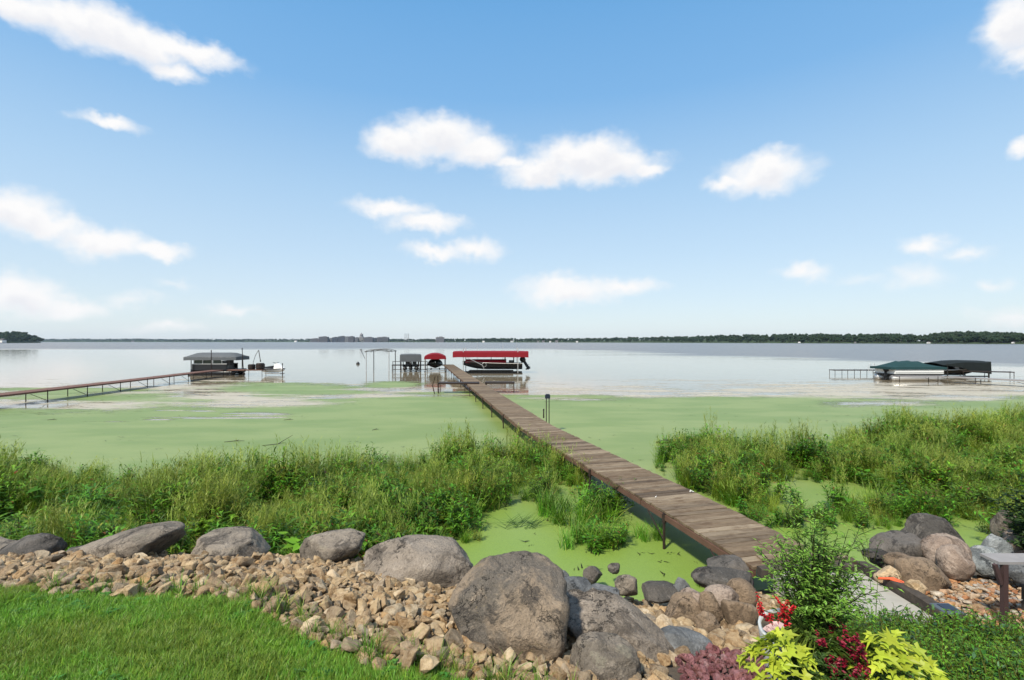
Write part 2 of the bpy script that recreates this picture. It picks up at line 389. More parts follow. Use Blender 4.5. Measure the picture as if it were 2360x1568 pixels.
M_BOARDWALK = simple('brown_boardwalk', (.145,.075,.055), 0.75, .3, 2.5)
M_PIPE = simple('rusty_pipe', (.035,.024,.020), 0.6, .5, 9, 0.2, .2)
M_BLACK = simple('black_plastic', (.012,.012,.014), 0.4, .3)
M_DARK = simple('dark_metal', (.025,.023,.022), 0.5, .3, 5, 0.3)
M_ALU = simple('aluminium', (.55,.54,.52), 0.4, .15, 5, 0.6)
M_WHITE = simple('white_gelcoat', (.78,.77,.74), 0.25, .06)
M_REDCAN = simple('red_canvas', (.20,.007,.014), 0.7, .15, 2.0)
M_REDPAINT = simple('red_gelcoat', (.30,.010,.016), 0.3, .15)
M_GREYCAN = simple('grey_canvas', (.10,.108,.115), 0.8, .15, 2.0)
M_TEAL = simple('teal_canvas', (.013,.043,.045), 0.8, .2, 2.0)
M_BLKCAN = simple('black_canvas', (.010,.014,.014), 0.8, .3, 2.0)
M_GRNCAN = simple('dark_green_canvas', (.018,.027,.018), 0.8, .2, 2.0)
M_TIMBER = simple('old_timber', (.062,.050,.040), 0.9, .75, 16, 0, .8)
M_CONC = simple('concrete', (.36,.335,.285), 0.9, .16, 5, 0, .15)
M_BROWNSTEEL = simple('brown_steel', (.060,.036,.034), 0.55, .2)
M_GREYPLANK = simple('grey_plank', (.25,.235,.23), 0.7, .25, 9)
M_ORANGE = simple('orange_strap', (.70,.12,.045), 0.55, .15)
M_POT = simple('white_pot', (.52,.53,.52), 0.35, .08)
M_BLUEBOX = simple('navy_plastic', (.014,.02,.035), 0.4, .3)
M_GLASS, _nt, _o = new_mat('windshield_glass')
principled(_nt, _o, (.03, .04, .045), 0.05)
M_DRIFT = simple('wet_driftwood', (.05,.04,.03), 0.7, .4, 8, 0, .5)

# ------------------------------------------------------------------ terrain
CP = np.array([
 (-14,0,1.85),(-8,0,1.85),(-4,0,1.85),(0,0,1.85),(4,0,1.75),(8,0,1.7),(14,0,1.7),(-8,-10,2.2),(8,-10,2.0),(0,-10,2.1),
 (-3,2.5,1.80),(-1.5,2.5,1.79),(0,2.3,1.72),(-3.8,3.6,1.75),(-6,3.6,1.75),(-9,3.6,1.75),(-14,3.6,1.75),(-1.95,3.5,1.72),(-1.25,3.0,1.7),(-.45,2.75,1.68),
 (-14,5.8,1.0),(-8,5.8,1.0),(-6,5.77,1.0),(-4.4,5.7,1.03),(-3,5.7,1.03),(-1.8,5.6,1.0),(-.8,5.4,.9),(0,4.8,1.0),(-.7,4.2,1.33),(-2,4.5,1.40),(-4,4.6,1.42),
 (-14,7.6,.0),(-8,7.6,.0),(-4,7.6,.0),(-1,7.2,0),(.4,6.4,.15),(.8,7.0,-.08),(2,6.95,-.08),(3.1,7.0,-.08),
 (-14,9,-.35),(-8,9,-.35),(0,9,-.4),(4,9,-.4),(10,10,-.35),(0,14,-.5),(-10,14,-.5),(10,14,-.5),
 (.9,3.2,1.42),(.5,4,1.22),(1.5,4.4,1.0),(2,5.5,.48),(2.4,6.2,.16),(3,6.3,.2),(2.8,5,.72),(2,3.2,1.38),(3,3.0,1.38),(4.4,6.1,.58),(4.2,5,.74),(4.2,4.2,.95),
 (3.4,6.4,.3),(3.5,5,.74),(5,5.27,.78),(5,4.5,.92),(5.5,6.3,.5),(6.5,7,.25),(6.8,6.3,.5),(9,6,.6),(9,8.2,.0),(14,7.5,.2),(5.3,7.6,-.1),(4.5,7.1,-.05),(3.8,3.5,1.22),(5,3.5,1.2),(2,2,1.6)], float)
_cx, _cy, _cz = CP.T
_A = np.hypot(_cx[:, None] - _cx, _cy[:, None] - _cy); _n = len(CP)
_M = np.ones((_n + 1, _n + 1)); _M[:_n, :_n] = -_A - 0.0; _M[_n, _n] = 0
_wt = np.linalg.solve(_M, np.append(_cz, 0))
def gz(x, y):
    x = np.asarray(x, float); y = np.asarray(y, float)
    d = np.hypot(x[..., None] - _cx, y[..., None] - _cy)
    return np.clip(-(d @ _wt[:_n]) + _wt[_n], -0.6, 2.4)
def gz1(x, y): return float(gz(np.array([x]), np.array([y]))[0])
def hit(px, py):
    Ys = np.arange(2.0, 14.0, 0.02); xs = (px - CX) / F * Ys
    zr = H - (py - HY) / F * Ys; zt = np.maximum(gz(xs, Ys), 0)
    k = np.argmax(zr <= zt) if (zr <= zt).any() else len(Ys) - 1
    return float(Ys[k])
LE = np.array([(-14,3.6),(-9,3.62),(-3.8,3.62),(-1.95,3.52),(-1.56,3.24),(-1.25,3.03),(-.85,2.88),(-.45,2.77),(-.12,2.66),(.4,2.45),(1.2,1.6),(14,1.4)])
def lawn_edge(x): return np.interp(x, LE[:, 0], LE[:, 1]) + (vnoise(np.asarray(x) * 5, 0 * np.asarray(x), 3) - .5) * .1

def axis(a, b, c, d, step, n): return np.concatenate([np.geomspace(1, b - a + 1, n)[::-1] * -1 + 1 + b, np.arange(b, c, step)[1:], np.geomspace(1, d - c + 1, n) - 1 + c])
gx = axis(-260, -9, 10, 260, 0.16, 22); gy = axis(-260, -2, 9.5, 120, 0.16, 22)
GXX, GYY = np.meshgrid(gx, gy)
ZZ = np.zeros_like(GXX)
for i in range(len(gy)): ZZ[i] = gz(np.clip(GXX[i], -14, 14), np.clip(GYY[i], -12, 14))
ZZ = np.where(GYY > 14, -0.55, ZZ) + (fbm(GXX * 1.3, GYY * 1.3, 2) - .5) * 0.05
def grid_mesh(name, X, Y, Z, mat, attrs=None, smooth=True):
    ny, nx = X.shape; me = bpy.data.meshes.new(name)
    v = np.stack([X, Y, Z], -1).reshape(-1, 3).astype(np.float32)
    i = np.arange((ny - 1) * (nx - 1)); r, c = i // (nx - 1), i % (nx - 1); a = r * nx + c
    q = np.stack([a, a + 1, a + nx + 1, a + nx], -1).astype(np.int32)
    me.vertices.add(len(v)); me.vertices.foreach_set('co', v.ravel())
    me.loops.add(q.size); me.loops.foreach_set('vertex_index', q.ravel())
    me.polygons.add(len(q)); me.polygons.foreach_set('loop_start', np.arange(len(q), dtype=np.int32) * 4)
    me.polygons.foreach_set('use_smooth', [smooth] * len(q))
    for k, val in (attrs or {}).items():
        at = me.attributes.new(k, 'FLOAT', 'POINT'); at.data.foreach_set('value', np.asarray(val, np.float32).ravel())
    me.materials.append(mat); me.update(); me.validate(); return me
mg, nt, out = new_mat('ground_soil')
tcn = nt.n.new('ShaderNodeTexCoord'); la = nt.node('ShaderNodeAttribute', attribute_name='lawn').outputs['Fac']
n1 = nt.noise(tcn.outputs['Object'], 3, 6); n2 = nt.noise(tcn.outputs['Object'], 30, 5)
soil = nt.mix(n1, (.055, .042, .03), (.11, .085, .06)); gr = nt.mix(n2, (.03, .06, .012), (.06, .11, .02))
principled(nt, out, nt.mix(la, soil, gr), 0.95, nt.bump(n2, .6, .03))
lawn_mask = np.clip((lawn_edge(GXX) - GYY) / .1 + .5, 0, 1)
ground = to_obj('ground', grid_mesh('ground', GXX, GYY, ZZ, mg, {'lawn': lawn_mask})); tag(ground, kind='structure')

# ------------------------------------------------------------------ water
mw, nt, out = new_mat('lake_water')
tcn = nt.n.new('ShaderNodeTexCoord'); ob = tcn.outputs['Object']
sp = nt.n.new('ShaderNodeSeparateXYZ'); nt.l.new(ob, sp.inputs[0])
pn = nt.m('ADD', nt.m('MULTIPLY', nt.noise(nt.vm('MULTIPLY', ob, (.0035, .011, 1)), 1.0, 4, .55), .7), nt.m('MULTIPLY', nt.noise(nt.vm('MULTIPLY', ob, (.011, .06, 1)), 1.0, 5, .6), .42))
far = nt.smooth(nt.m('ADD', sp.outputs[1], nt.m('MULTIPLY', nt.m('MAXIMUM', nt.m('SUBTRACT', sp.outputs[0], 18.0), 0.0), 2.6)), 150.0, 330.0)
ruf = nt.smooth(nt.m('ADD', nt.m('MULTIPLY', nt.m('SUBTRACT', pn, .56), 3.4), nt.m('SUBTRACT', nt.m('MULTIPLY', far, 1.3), .35)), -0.15, 0.55)
r1 = nt.noise(nt.vm('MULTIPLY', ob, (.7, 2.2, 1)), 1.2, 3, .5); r2 = nt.noise(nt.vm('MULTIPLY', ob, (.16, .5, 1)), 1.0, 3, .5)
bh = nt.m('ADD', nt.m('MULTIPLY', r1, nt.m('ADD', .006, nt.m('MULTIPLY', ruf, .06))), nt.m('MULTIPLY', r2, nt.m('ADD', .010, nt.m('MULTIPLY', ruf, .12))))
bp = nt.node('ShaderNodeBump', {'Height': bh, 'Strength': 1.0, 'Distance': 1.0}).outputs[0]
wcol = nt.mix(ruf, (.215, .175, .115), (.105, .088, .078))  # darker reflection of ruffled water put into its base colour
principled(nt, out, wcol, nt.m('ADD', .03, nt.m('MULTIPLY', ruf, .22)), bp, IOR=1.33, **{'Specular IOR Level': .5})
WL = 7600
me = bpy.data.meshes.new('lake'); xs = [-WL, -400, -60, 60, 400, WL]; ys = [2, 30, 120, 700, 7400]
vv = [(x, y, 0) for y in ys for x in xs]
me.from_pydata(vv, [], [(j * 6 + i, j * 6 + i + 1, (j + 1) * 6 + i + 1, (j + 1) * 6 + i) for j in range(4) for i in range(5)])
me.materials.append(mw); lake = to_obj('lake_water', me); tag(lake, kind='structure')

# floating duckweed and pale scum, one sheet just above the water
dx = np.arange(-62, 70, 0.22); dy = np.concatenate([np.arange(6.2, 20, .2), np.arange(20, 66, .25)])
DX, DY = np.meshgrid(dx, dy)
edge_px = [(-900,945),(-300,945),(0,943),(90,943),(190,936),(370,925),(470,925),(560,936),(640,940),(760,932),(860,924),(1000,913),(1080,911),(1180,914),
           (1240,920),(1330,922),(1450,918),(1560,913),(1700,912),(1760,915),(1950,926),(2100,926),(2220,920),(2300,913),(2360,909),(2700,900)]
ew = [G(a, b) for a, b in edge_px]
ang = np.array([p.x / p.y for p in ew]); rad = np.array([p.y for p in ew])
E = np.interp(DX / DY, ang, rad)
nz = fbm(DX * .12, DY * .45, 5, 5) - .5
duck = (E - DY) / (2.2 + .05 * DY) + nz * 2.8
def patch(px0, py0, px1, py1, amp=1.6, sh=1.0):
    a = G(px0, py0); b = G(px1, py1); c = G((px0 + px1) / 2, (py0 + py1) / 2)
    hw = (px1 - px0) / 2 / F * c.y; hd = abs(a.y - b.y) / 2
    d = np.sqrt(((DX / DY * c.y - c.x) / hw) ** 2 + ((DY - c.y) / hd) ** 2)
    return (1 - d) * amp * sh
p1 = patch(460, 908, 820, 882) + nz * 3; p2 = patch(-100, 930, 420, 893) + nz * 3 - .1; p3 = patch(840, 895, 960, 880, 1.2) + nz * 3.
duck = np.maximum(duck, np.maximum(np.maximum(p1, p2), p3))
# open slots of water inside the left mat
duck = np.where(True, duck - np.clip(patch(330, 985, 690, 936, 2.2) + (fbm(DX * .22, DY * 2.0, 9, 5) - .5) * 15 - 1.9, 0, 4) * .8, duck)
sc_n = fbm(DX * .22, DY * .9, 13, 5) - .5
scum = np.maximum.reduce([patch(80, 944, 1000, 884, 1.8) + sc_n * 5 + .1, patch(1350, 926, 2700, 880, 1.6) + sc_n * 5 - .1, patch(820, 918, 1120, 890, 1.3) + sc_n * 5 - .5])
md_, nt, out = new_mat('duckweed')
tcn = nt.n.new('ShaderNodeTexCoord'); ob = tcn.outputs['Object']
ad = nt.node('ShaderNodeAttribute', attribute_name='duck').outputs['Fac']; asc = nt.node('ShaderNodeAttribute', attribute_name='scum').outputs['Fac']
f1 = nt.noise(nt.vm('MULTIPLY', ob, (1, 3, 1)), 1.1, 6, .7); f2 = nt.noise(ob, 60, 3, .7); f3 = nt.noise(nt.vm('MULTIPLY', ob, (.5, 1.2, 1)), .35, 4)
f4 = nt.noise(nt.vm('MULTIPLY', ob, (.55, 2.2, 1)), 2.6, 6, .75, 1.0)
dm = nt.smooth(nt.m('ADD', nt.m('ADD', ad, nt.m('MULTIPLY', nt.m('SUBTRACT', f4, .5), 1.6)), nt.m('MULTIPLY', nt.m('SUBTRACT', f1, .5), 2.4)), -.35, .45)
sm = nt.smooth(nt.m('ADD', nt.m('MULTIPLY', asc, .6), nt.m('ADD', nt.m('MULTIPLY', nt.m('SUBTRACT', f1, .5), 2.6), nt.m('ADD', nt.m('MULTIPLY', nt.m('SUBTRACT', f4, .5), 3.0), nt.m('MULTIPLY', nt.m('SUBTRACT', nt.noise(nt.vm('MULTIPLY', ob, (.16, .8, 1)), 1.3, 6, .72, .8), .5), 5.0)))), -.1, .75)
sm = nt.m('MULTIPLY', sm, .74)
gcol = nt.mix(nt.smooth(f3, .40, .60), (.158, .218, .053), (.208, .258, .078))
gcol = nt.mix(nt.m('MULTIPLY', nt.smooth(f2, .45, .75), .4), gcol, (.13, .19, .04))
gcol = nt.mix(nt.m('MULTIPLY', nt.smooth(f4, .50, .68), .38), gcol, (.165, .215, .075))
gcol = nt.mix(nt.m('MULTIPLY', nt.smooth(nt.noise(nt.vm('MULTIPLY', ob, (.6, 2.4, 1)), .9, 6, .7), .54, .68), .45), gcol, (.155, .205, .062))
gcol = nt.mix(nt.m('MULTIPLY', nt.smooth(f1, .60, .72), .3), gcol, (.20, .25, .10))
gcol = nt.mix(nt.m('MULTIPLY', nt.smooth(nt.noise(nt.vm('MULTIPLY', ob, (1, 1.6, 1)), 2.1, 5, .8), .70, .76), .55), gcol, (.08, .11, .03))
spy = nt.n.new('ShaderNodeSeparateXYZ'); nt.l.new(ob, spy.inputs[0])
fresh = nt.m('MULTIPLY', nt.smooth(nt.m('ADD', spy.outputs[1], nt.m('MULTIPLY', f3, 5.0)), 17.0, 10.5), .75)
gcol = nt.mix(fresh, gcol, nt.mix(nt.smooth(f2, .4, .7), (.185, .285, .042), (.13, .21, .03)))
pd = principled(nt, None, gcol, .5, nt.bump(f2, .25, .004), **{'Specular IOR Level': .45})
ps = principled(nt, None, nt.mix(f4, (.40, .36, .27), (.62, .56, .45)), .6, nt.bump(f4, .3, .01))
tr = nt.n.new('ShaderNodeBsdfTransparent')
mx1 = nt.node('ShaderNodeMixShader', {0: sm}); nt.l.new(tr.outputs[0], mx1.inputs[1]); nt.l.new(ps.outputs[0], mx1.inputs[2])
mx2 = nt.node('ShaderNodeMixShader', {0: dm}); nt.l.new(mx1.outputs[0], mx2.inputs[1]); nt.l.new(pd.outputs[0], mx2.inputs[2])
nt.l.new(mx2.outputs[0], out.inputs['Surface'])
dk = to_obj('duckweed', grid_mesh('duckweed', DX, DY, np.full_like(DX, .005), md_, {'duck': duck, 'scum': scum}))
tag(dk, 'flat green mat of duckweed with pale scum floating on the lake', 'duckweed', kind='stuff')

# ------------------------------------------------------------------ far shores
def mat_far(name, c1, c2):
    return simple(name, c1, 0.9, .4, .02)
M_SHORE = mat_far('shore_ground', (.035, .055, .025), None)
def profile(stops, n):
    st = np.array(stops, float); px = np.linspace(st[0, 0], st[-1, 0], n)
    return px, np.exp(np.interp(px, st[:, 0], np.log(st[:, 1]))), np.interp(px, st[:, 0], st[:, 2])
def shore(name, stops, tree_h, n=90, depth=.16, tail=None):
    px, Yb, top = profile(stops, n); mbb = MB(); rings = []
    for i, (p, Y, t) in enumerate(zip(px, Yb, top)):
        k = (p - CX) / F; Y2 = Y * (1 + depth); th = H - (t - HY) / F * Y2
        hill = max(1.5, th - tree_h * 0.9) * (0.9 + .2 * mnoise.noise(Vector((i * .4, 3, 0))))
        rings.append([Vector((k * Y, Y, -1)), Vector((k * Y, Y, .8)), Vector((k * Y * (1 + depth * .5), Y * (1 + depth * .5), .8 + hill * .6)), Vector((k * Y2, Y2, hill)), Vector((k * Y2 * 1.2, Y2 * 1.2, hill * .8)), Vector((k * Y2 * 1.2, Y2 * 1.2, -1))])
    mbb.loft(rings, closed=False, cap=False)
    o = mbb.build(name, M_SHORE, None, True); tag(o, kind='structure')
    def surf(p, s):          # point on the rising land: p pixel column, s 0..1 from shore to crest
        i = np.clip((p - px[0]) / (px[-1] - px[0]) * (n - 1), 0, n - 1.001); a = int(i); f = i - a
        def at(r):
            if s < .5: return r[1].lerp(r[2], s * 2)
            return r[2].lerp(r[3], s * 2 - 1)
        return at(rings[a]).lerp(at(rings[a + 1]), f)
    return surf
S_RIGHT = [(1180,2500,779.5),(1300,2300,779),(1400,2050,778),(1500,1800,776),(1650,1500,772.5),(1800,1250,769),(1900,1080,770),(2000,980,769),(2080,920,771),(2130,880,773),(2160,850,767),(2250,800,765),(2360,760,769),(2500,700,767),(3200,500,755)]
S_MID = [(60,5200,780.5),(200,5300,780.5),(300,5200,780),(420,5100,781),(500,5000,781),(600,4800,781),(700,4500,781),(740,4200,781),(830,3900,781),(950,3500,781.5),(1050,3100,781),(1180,2500,779.5)]
S_LEFT = [(-900,900,745),(-200,1300,762),(0,1380,763.5),(45,1440,765),(70,1500,769),(86,1530,777),(94,1550,785)]
surf_r = shore('right_shore', S_RIGHT, 14); surf_m = shore('far_shore', S_MID, 14); surf_l = shore('left_headland', S_LEFT, 14, 60, .1)

def far_tree(seed, trunk=True, n=150):
    r = random.Random(seed); cr = MB(); wl = r.uniform(.32, .46); lobes = []
    for _ in range(9):
        a = r.uniform(0, 2 * PI); q = r.uniform(0, wl * .75); lobes.append((Vector((math.cos(a) * q, math.sin(a) * q, r.uniform(.38, .84))), r.uniform(.12, .24)))
    for _ in range(n):
        c, rr = r.choice(lobes); d = Vector((r.gauss(0, 1), r.gauss(0, 1), r.gauss(0, 1))).normalized()
        p = c + d * rr * r.uniform(.7, 1.0); g = r.uniform(.75, 1.3)
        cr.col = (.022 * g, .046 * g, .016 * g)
        nrm = (d + Vector((r.gauss(0, .4), r.gauss(0, .4), r.gauss(0, .4)))).normalized(); t = nrm.orthogonal().normalized(); b = nrm.cross(t); s = r.uniform(.04, .085)
        cr.add([p + t * s, p + b * s * .8, p - t * s, p - b * s * .8], [(0, 1, 2, 3)])
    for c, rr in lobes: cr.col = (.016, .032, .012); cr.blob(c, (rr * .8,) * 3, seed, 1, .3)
    tk = MB(); tk.col = (.06, .05, .04); tk.tube([(0, 0, -.05), (0.01, 0, .3), (0, .01, .62)], [.028, .02, .008], 5)
    return cr, tk
ftrees = []
for k in range(6):
    cr, tk = far_tree(k); o = MB(); o.v, o.f, o.c = list(cr.v), list(cr.f), list(cr.c); o.col = (.06, .05, .04); o.tube([(0, 0, -.05), (0.01, 0, .3), (0, .01, .62)], [.028, .02, .008], 5)
    ftrees.append(o.build('far_tree', M_FARLEAF, None, False, True, False))
def wood(name, label, surf, p0, p1, n, hh, skip=None, pw=1.0):
    pts, ro, sc, ix = [], [], [], []
    for _ in range(n):
        p = RD.uniform(p0, p1)
        if skip and skip(p): continue
        s = RD.random() ** pw; q = surf(p, s); pts.append(q); ro.append((0, 0, RD.uniform(0, 6.28)))
        h = RD.uniform(*hh) * (.75 + .25 * min(1, s * 4)); sc.append((h * RD.uniform(1., 1.5), h * RD.uniform(1., 1.5), h)); ix.append(RD.randrange(6))
    o = scatter(name, pts, ro, sc, ix, ftrees); return tag(o, label, 'wood', kind='stuff')
wood('far_wood', 'green wood along the right-hand far shore, tallest at the right edge', surf_r, 1185, 2420, 1500, (9, 16))
wood('far_wood', 'low dark blue wooded shore along the middle of the horizon', surf_m, 66, 1185, 2200, (10, 18))
wood('far_wood', 'dark green wooded headland at the left edge of the horizon', surf_l, -260, 96, 420, (11, 19))
# single trees that stand out on the right shore
pc, pt = MB(), MB()
cr, tk = far_tree(77, n=260); crm = cr.mesh('crown', M_FARLEAF, False, True); tkm = tk.mesh('trunk', M_FARLEAF, False, True)
for i in range(34):
    p = 1905 + i * 14.2 + RD.uniform(-4, 4); q = surf_r(p, RD.uniform(.02, .3)); h = RD.uniform(9, 15)
    t = thing('shore_tree', 'rounded dark green tree at the water edge of the right far shore', 'tree', q, RD.uniform(0, 6), 'trees along the right far shore')
    t.scale = (h * 1.2, h * 1.2, h); to_obj('crown', crm, t); to_obj('trunk', tkm, t)
# city on the far shore
M_CITY = [simple('city_wall', c, .8, .12, .05) for c in ((.13,.12,.12), (.19,.18,.175), (.07,.07,.08), (.24,.23,.225), (.11,.095,.09))]
M_WIN = simple('city_window', (.05, .06, .08), .3, .2, .1)
def zc(x): return (700 + x / 2.95) / 1.0847
def zy(y): return (820 + y / 2.96) / 1.0847
CITY = [(222,282,80,0,'low grey city block at the left end of the far skyline'),(284,348,66,4,'wide dark city block with a flat stepped roof on the skyline'),(352,382,78,1,'pale low block between the stepped block and a gabled one'),
 (384,424,70,2,'dark gabled block left of the broad slab on the skyline'),(428,478,63,2,'broad dark slab block in the far skyline'),(480,500,66,3,'narrow pale tower left of the dome on the skyline'),(503,540,64,4,'brownish slab block just left of the domed building'),
 (546,572,72,1,'small pale block tucked beside the domed building'),(618,682,70,0,'long grey block just right of the domed building'),(688,712,76,2,'small dark block right of the long grey one'),(716,796,69,4,'long brownish block at the right end of the city'),(1148,1206,69,1,'pale flat-roofed block standing alone above the trees')]
for x0, x1, yt, mi, lab in CITY:
    Y = 3700 + RD.uniform(0, 250) if x0 < 1000 else 3050
    a, b = U(zc(x0), zy(yt), Y), U(zc(x1), zy(yt), Y); cx_, wd, ht = (a.x + b.x) / 2, b.x - a.x, a.z
    t = thing('city_building', lab, 'building', (cx_, Y, 0))
    m_ = MB(); m_.box((0, 20, ht / 2), (wd, 40, ht)); m_.build('wall', M_CITY[mi], t)
    r_ = MB(); r_.box((wd * .1, 20, ht + 2), (wd * .4, 16, 4)); r_.box((-wd * .3, 20, ht + 1), (wd * .15, 10, 2)); r_.build('roof', M_CITY[2], t)
    n_ = MB(); nf = max(3, int(ht / 5))
    for f_ in range(1, nf): n_.box((0, -.2, f_ * ht / nf), (wd * .9, .4, ht / nf * .45))
    n_.build('window_band', M_WIN, t)
Y = 3950; b = U(zc(597), zy(75), Y)
t = thing('domed_building', 'pale domed state building rising highest on the far skyline', 'building', (b.x, Y, 0))
m_ = MB(); m_.box((0, 20, 14), (110, 40, 28)); m_.box((0, 18, 20), (44, 52, 40)); m_.build('wall', M_CITY[1], t)
zt = H - (zy(38) - HY) / F * Y
m_ = MB(); m_.tube([(0, 15, 38), (0, 15, 48)], [17, 17], 20); m_.tube([(0, 15, 46), (0, 15, 56)], [13, 13], 20); m_.build('drum', M_CITY[3], t)
m_ = MB(); m_.tube([(0, 15, 55), (0, 15, 62), (0, 15, 68), (0, 15, 72)], [14, 13, 8.5, 4], 20); m_.build('dome', M_CITY[1], t, True)
m_ = MB(); m_.tube([(0, 15, 71), (0, 15, 77)], [3.5, 3], 10); m_.tube([(0, 15, 77), (0, 15, zt + 4)], [1.6, .4], 8); m_.build('lantern', M_CITY[3], t)
for x in (922, 936, 948):
    Y = 3600; a = U(zc(x), zy(44), Y)
    t = thing('smokestack', 'thin pale smokestack, one of three side by side above the wooded shore', 'chimney', (a.x, Y, 0), 0, 'three smokestacks above the far shore')
    m_ = MB(); m_.tube([(0, 0, 0), (0, 0, a.z)], [2.6, 1.7], 10); m_.build('shaft', M_CITY[3], t)
    m_ = MB(); m_.tube([(0, 0, a.z - 3), (0, 0, a.z + .5)], [2.3, 2.3], 10); m_.build('rim', M_CITY[2], t)
M_ROOF = simple('shore_roof', (.10, .09, .09), .8, .2, .3)
for px, Yk, sz in ((6,1340,1.5),(1252,2300,1.2),(1268,2280,1),(1283,2250,1.3),(1240,2350,1),(1330,2150,1),(1180,2480,1.4),(1842,1150,.5),(1971,980,.35),(2140,860,.45),(2335,765,.4),(100,1530,.8),(306,5200,2.2),(682,4600,2.4),(1115,2800,1.3)):
    sf = surf_l if px < 90 else (surf_m if px < 1180 else surf_r); q = sf(min(px, 92) if px < 110 else px, RD.uniform(.0, .06)); q.z = max(q.z, .5)
    q.y *= .992; q.x *= .992
    t = thing('lake_house', 'tiny pale house at the foot of the far wooded shore', 'house', q, RD.uniform(-.4, .4), 'houses along the far shore')
    s_ = 6.5 * sz; m_ = MB(); m_.box((0, 0, s_ * .3), (s_ * 1.5, s_, s_ * .75)); m_.build('wall', M_CITY[3] if RD.random() < .5 else M_WHITE, t)
    m_ = MB(); m_.add([(-s_*.8,-s_*.6,s_*.66),(s_*.8,-s_*.6,s_*.66),(s_*.8,s_*.6,s_*.66),(-s_*.8,s_*.6,s_*.66),(-s_*.8,0,s_*1.1),(s_*.8,0,s_*1.1)], [(0,1,5,4),(2,3,4,5),(0,4,3),(1,2,5),(0,3,2,1)]); m_.build('roof', M_ROOF, t)

# ------------------------------------------------------------------ boulders
def rock_verts(seed, d, cuts=7, amp=.16, sub=4, power=.9, rough=.03):
    bm = bmesh.new(); bmesh.ops.create_icosphere(bm, subdivisions=sub, radius=1); r = random.Random(seed)
    pl = []
    for _ in range(cuts):
        n = Vector((r.gauss(0, 1), r.gauss(0, 1), r.gauss(0, .8))).normalized(); pl.append((n, r.uniform(.62, .88)))
    off = Vector((seed * 3.17, seed * 1.31, seed * .77)); vs = []
    for q in bm.verts:
        p = q.co.copy(); p = Vector([math.copysign(abs(c) ** power, c) for c in p])
        p *= 1 + amp * mnoise.noise(p * 1.1 + off) + amp * .5 * mnoise.noise(p * 2.6 + off)
        for n, dd in pl:
            e = p.dot(n) - dd
            if e > 0: p -= n * e * .92
        p *= 1 + rough * 1.2 * mnoise.noise(p * 5 + off) + rough * .8 * mnoise.noise(p * 12 + off) - rough * 1.6 * max(0, .25 - abs(mnoise.noise(p * 2.2 + off * 1.7))) * 4 * .5
        vs.append(Vector((p.x * d[0], p.y * d[1], p.z * d[2])))
    fs = [[q.index for q in f.verts] for f in bm.faces]; bm.free()
    return vs, fs
def boulder(name, label, box, mat, Y=None, depth=.8, seed=1, tilt=0.0, yaw=0.0, pitch=0.0, cuts=7, amp=.16, sub=4, sink=.35, group=None, aspect=None, cat='boulder', rough=.03, power=.9):
    x0, y0, x1, y1 = box
    if Y is None: Y = hit((x0 + x1) / 2, y1) + (x1 - x0) / 2 * depth * .75 * hit((x0 + x1) / 2, y1) / F
    wv = (x1 - x0) / 2 * Y / F; hv = (y1 - y0) / 2 * Y / F * (1 + sink)
    d = (wv, wv * depth, hv * .95 if aspect is None else wv * aspect)
    vs, fs = rock_verts(seed, d, cuts, amp, sub, power, rough)
    R_ = Matrix.Rotation(yaw, 3, 'Z') @ Matrix.Rotation(tilt, 3, 'Y') @ Matrix.Rotation(pitch, 3, 'X')
    vs = np.array([R_ @ v for v in vs])
    by1 = y1 + (y1 - y0) * sink; c = np.array(U((x0 + x1) / 2, (y0 + by1) / 2, Y))
    for _ in range(6):
        w_ = vs + c; qx = CX + w_[:, 0] / w_[:, 1] * F; qy = HY - (w_[:, 2] - H) / w_[:, 1] * F
        kx = (x1 - x0) / (qx.max() - qx.min()); kz = (by1 - y0) / (qy.max() - qy.min())
        vs = vs * np.array([kx, kx ** .5 * min(1, kz) ** .4, np.clip(kz, .6, 1.6)])
        w_ = vs + c; qx = CX + w_[:, 0] / w_[:, 1] * F; qy = HY - (w_[:, 2] - H) / w_[:, 1] * F
        c = c + np.array([((x0 + x1) / 2 - (qx.max() + qx.min()) / 2) * Y / F, 0, (qy.min() - y0) * Y / F])
    me = bpy.data.meshes.new(name); me.from_pydata([tuple(v) for v in vs], [], fs); me.materials.append(ROCK[mat])
    me.polygons.foreach_set('use_smooth', [True] * len(me.polygons)); me.update()
    o = to_obj(name, me); o.location = c; return tag(o, label, cat, group)
B = boulder
B('boulder','grey boulder cut off by the left edge of the photo',(-95,1236,52,1296),'grey',5.9,seed=1)
B('boulder','dark grey boulder with a notched top at the far left of the row',(-12,1228,156,1304),'dark',5.65,seed=22,cuts=10,tilt=-.15)
B('boulder','small dark flat rock wedged behind the long slanting boulder',(150,1256,240,1284),'dark',6.1,seed=3)
B('boulder','long tan-grey slab boulder rising to the right above the stones',(158,1201,428,1302),'grey',5.55,.6,seed=41,tilt=-.32,cuts=6,amp=.08,aspect=.33,sink=.2)
B('boulder','humped grey boulder right of the long slanting slab',(428,1213,624,1290),'grey',5.6,seed=5,cuts=9,tilt=.12)
B('boulder','peaked grey boulder with pale lichen left of the large pale oval',(690,1217,843,1286),'grey',5.55,seed=16,tilt=-.15)
B('boulder','large pale grey oval boulder behind the tan stones',(832,1232,1102,1336),'pale',5.15,.75,seed=7,cuts=6,amp=.10,sub=5,rough=.022)
B('boulder','biggest boulder, brown and grey dome in the middle foreground',(1032,1269,1314,1572),'giant',3.40,.85,seed=84,cuts=9,amp=.12,sub=5,sink=.06,rough=.03)
B('boulder','long ridged grey boulder sloping down right beside the biggest one',(1270,1354,1606,1690),'pale',3.50,.62,seed=29,cuts=8,amp=.16,sub=5,sink=.0,tilt=.74,yaw=-.5,aspect=.46,rough=.03)
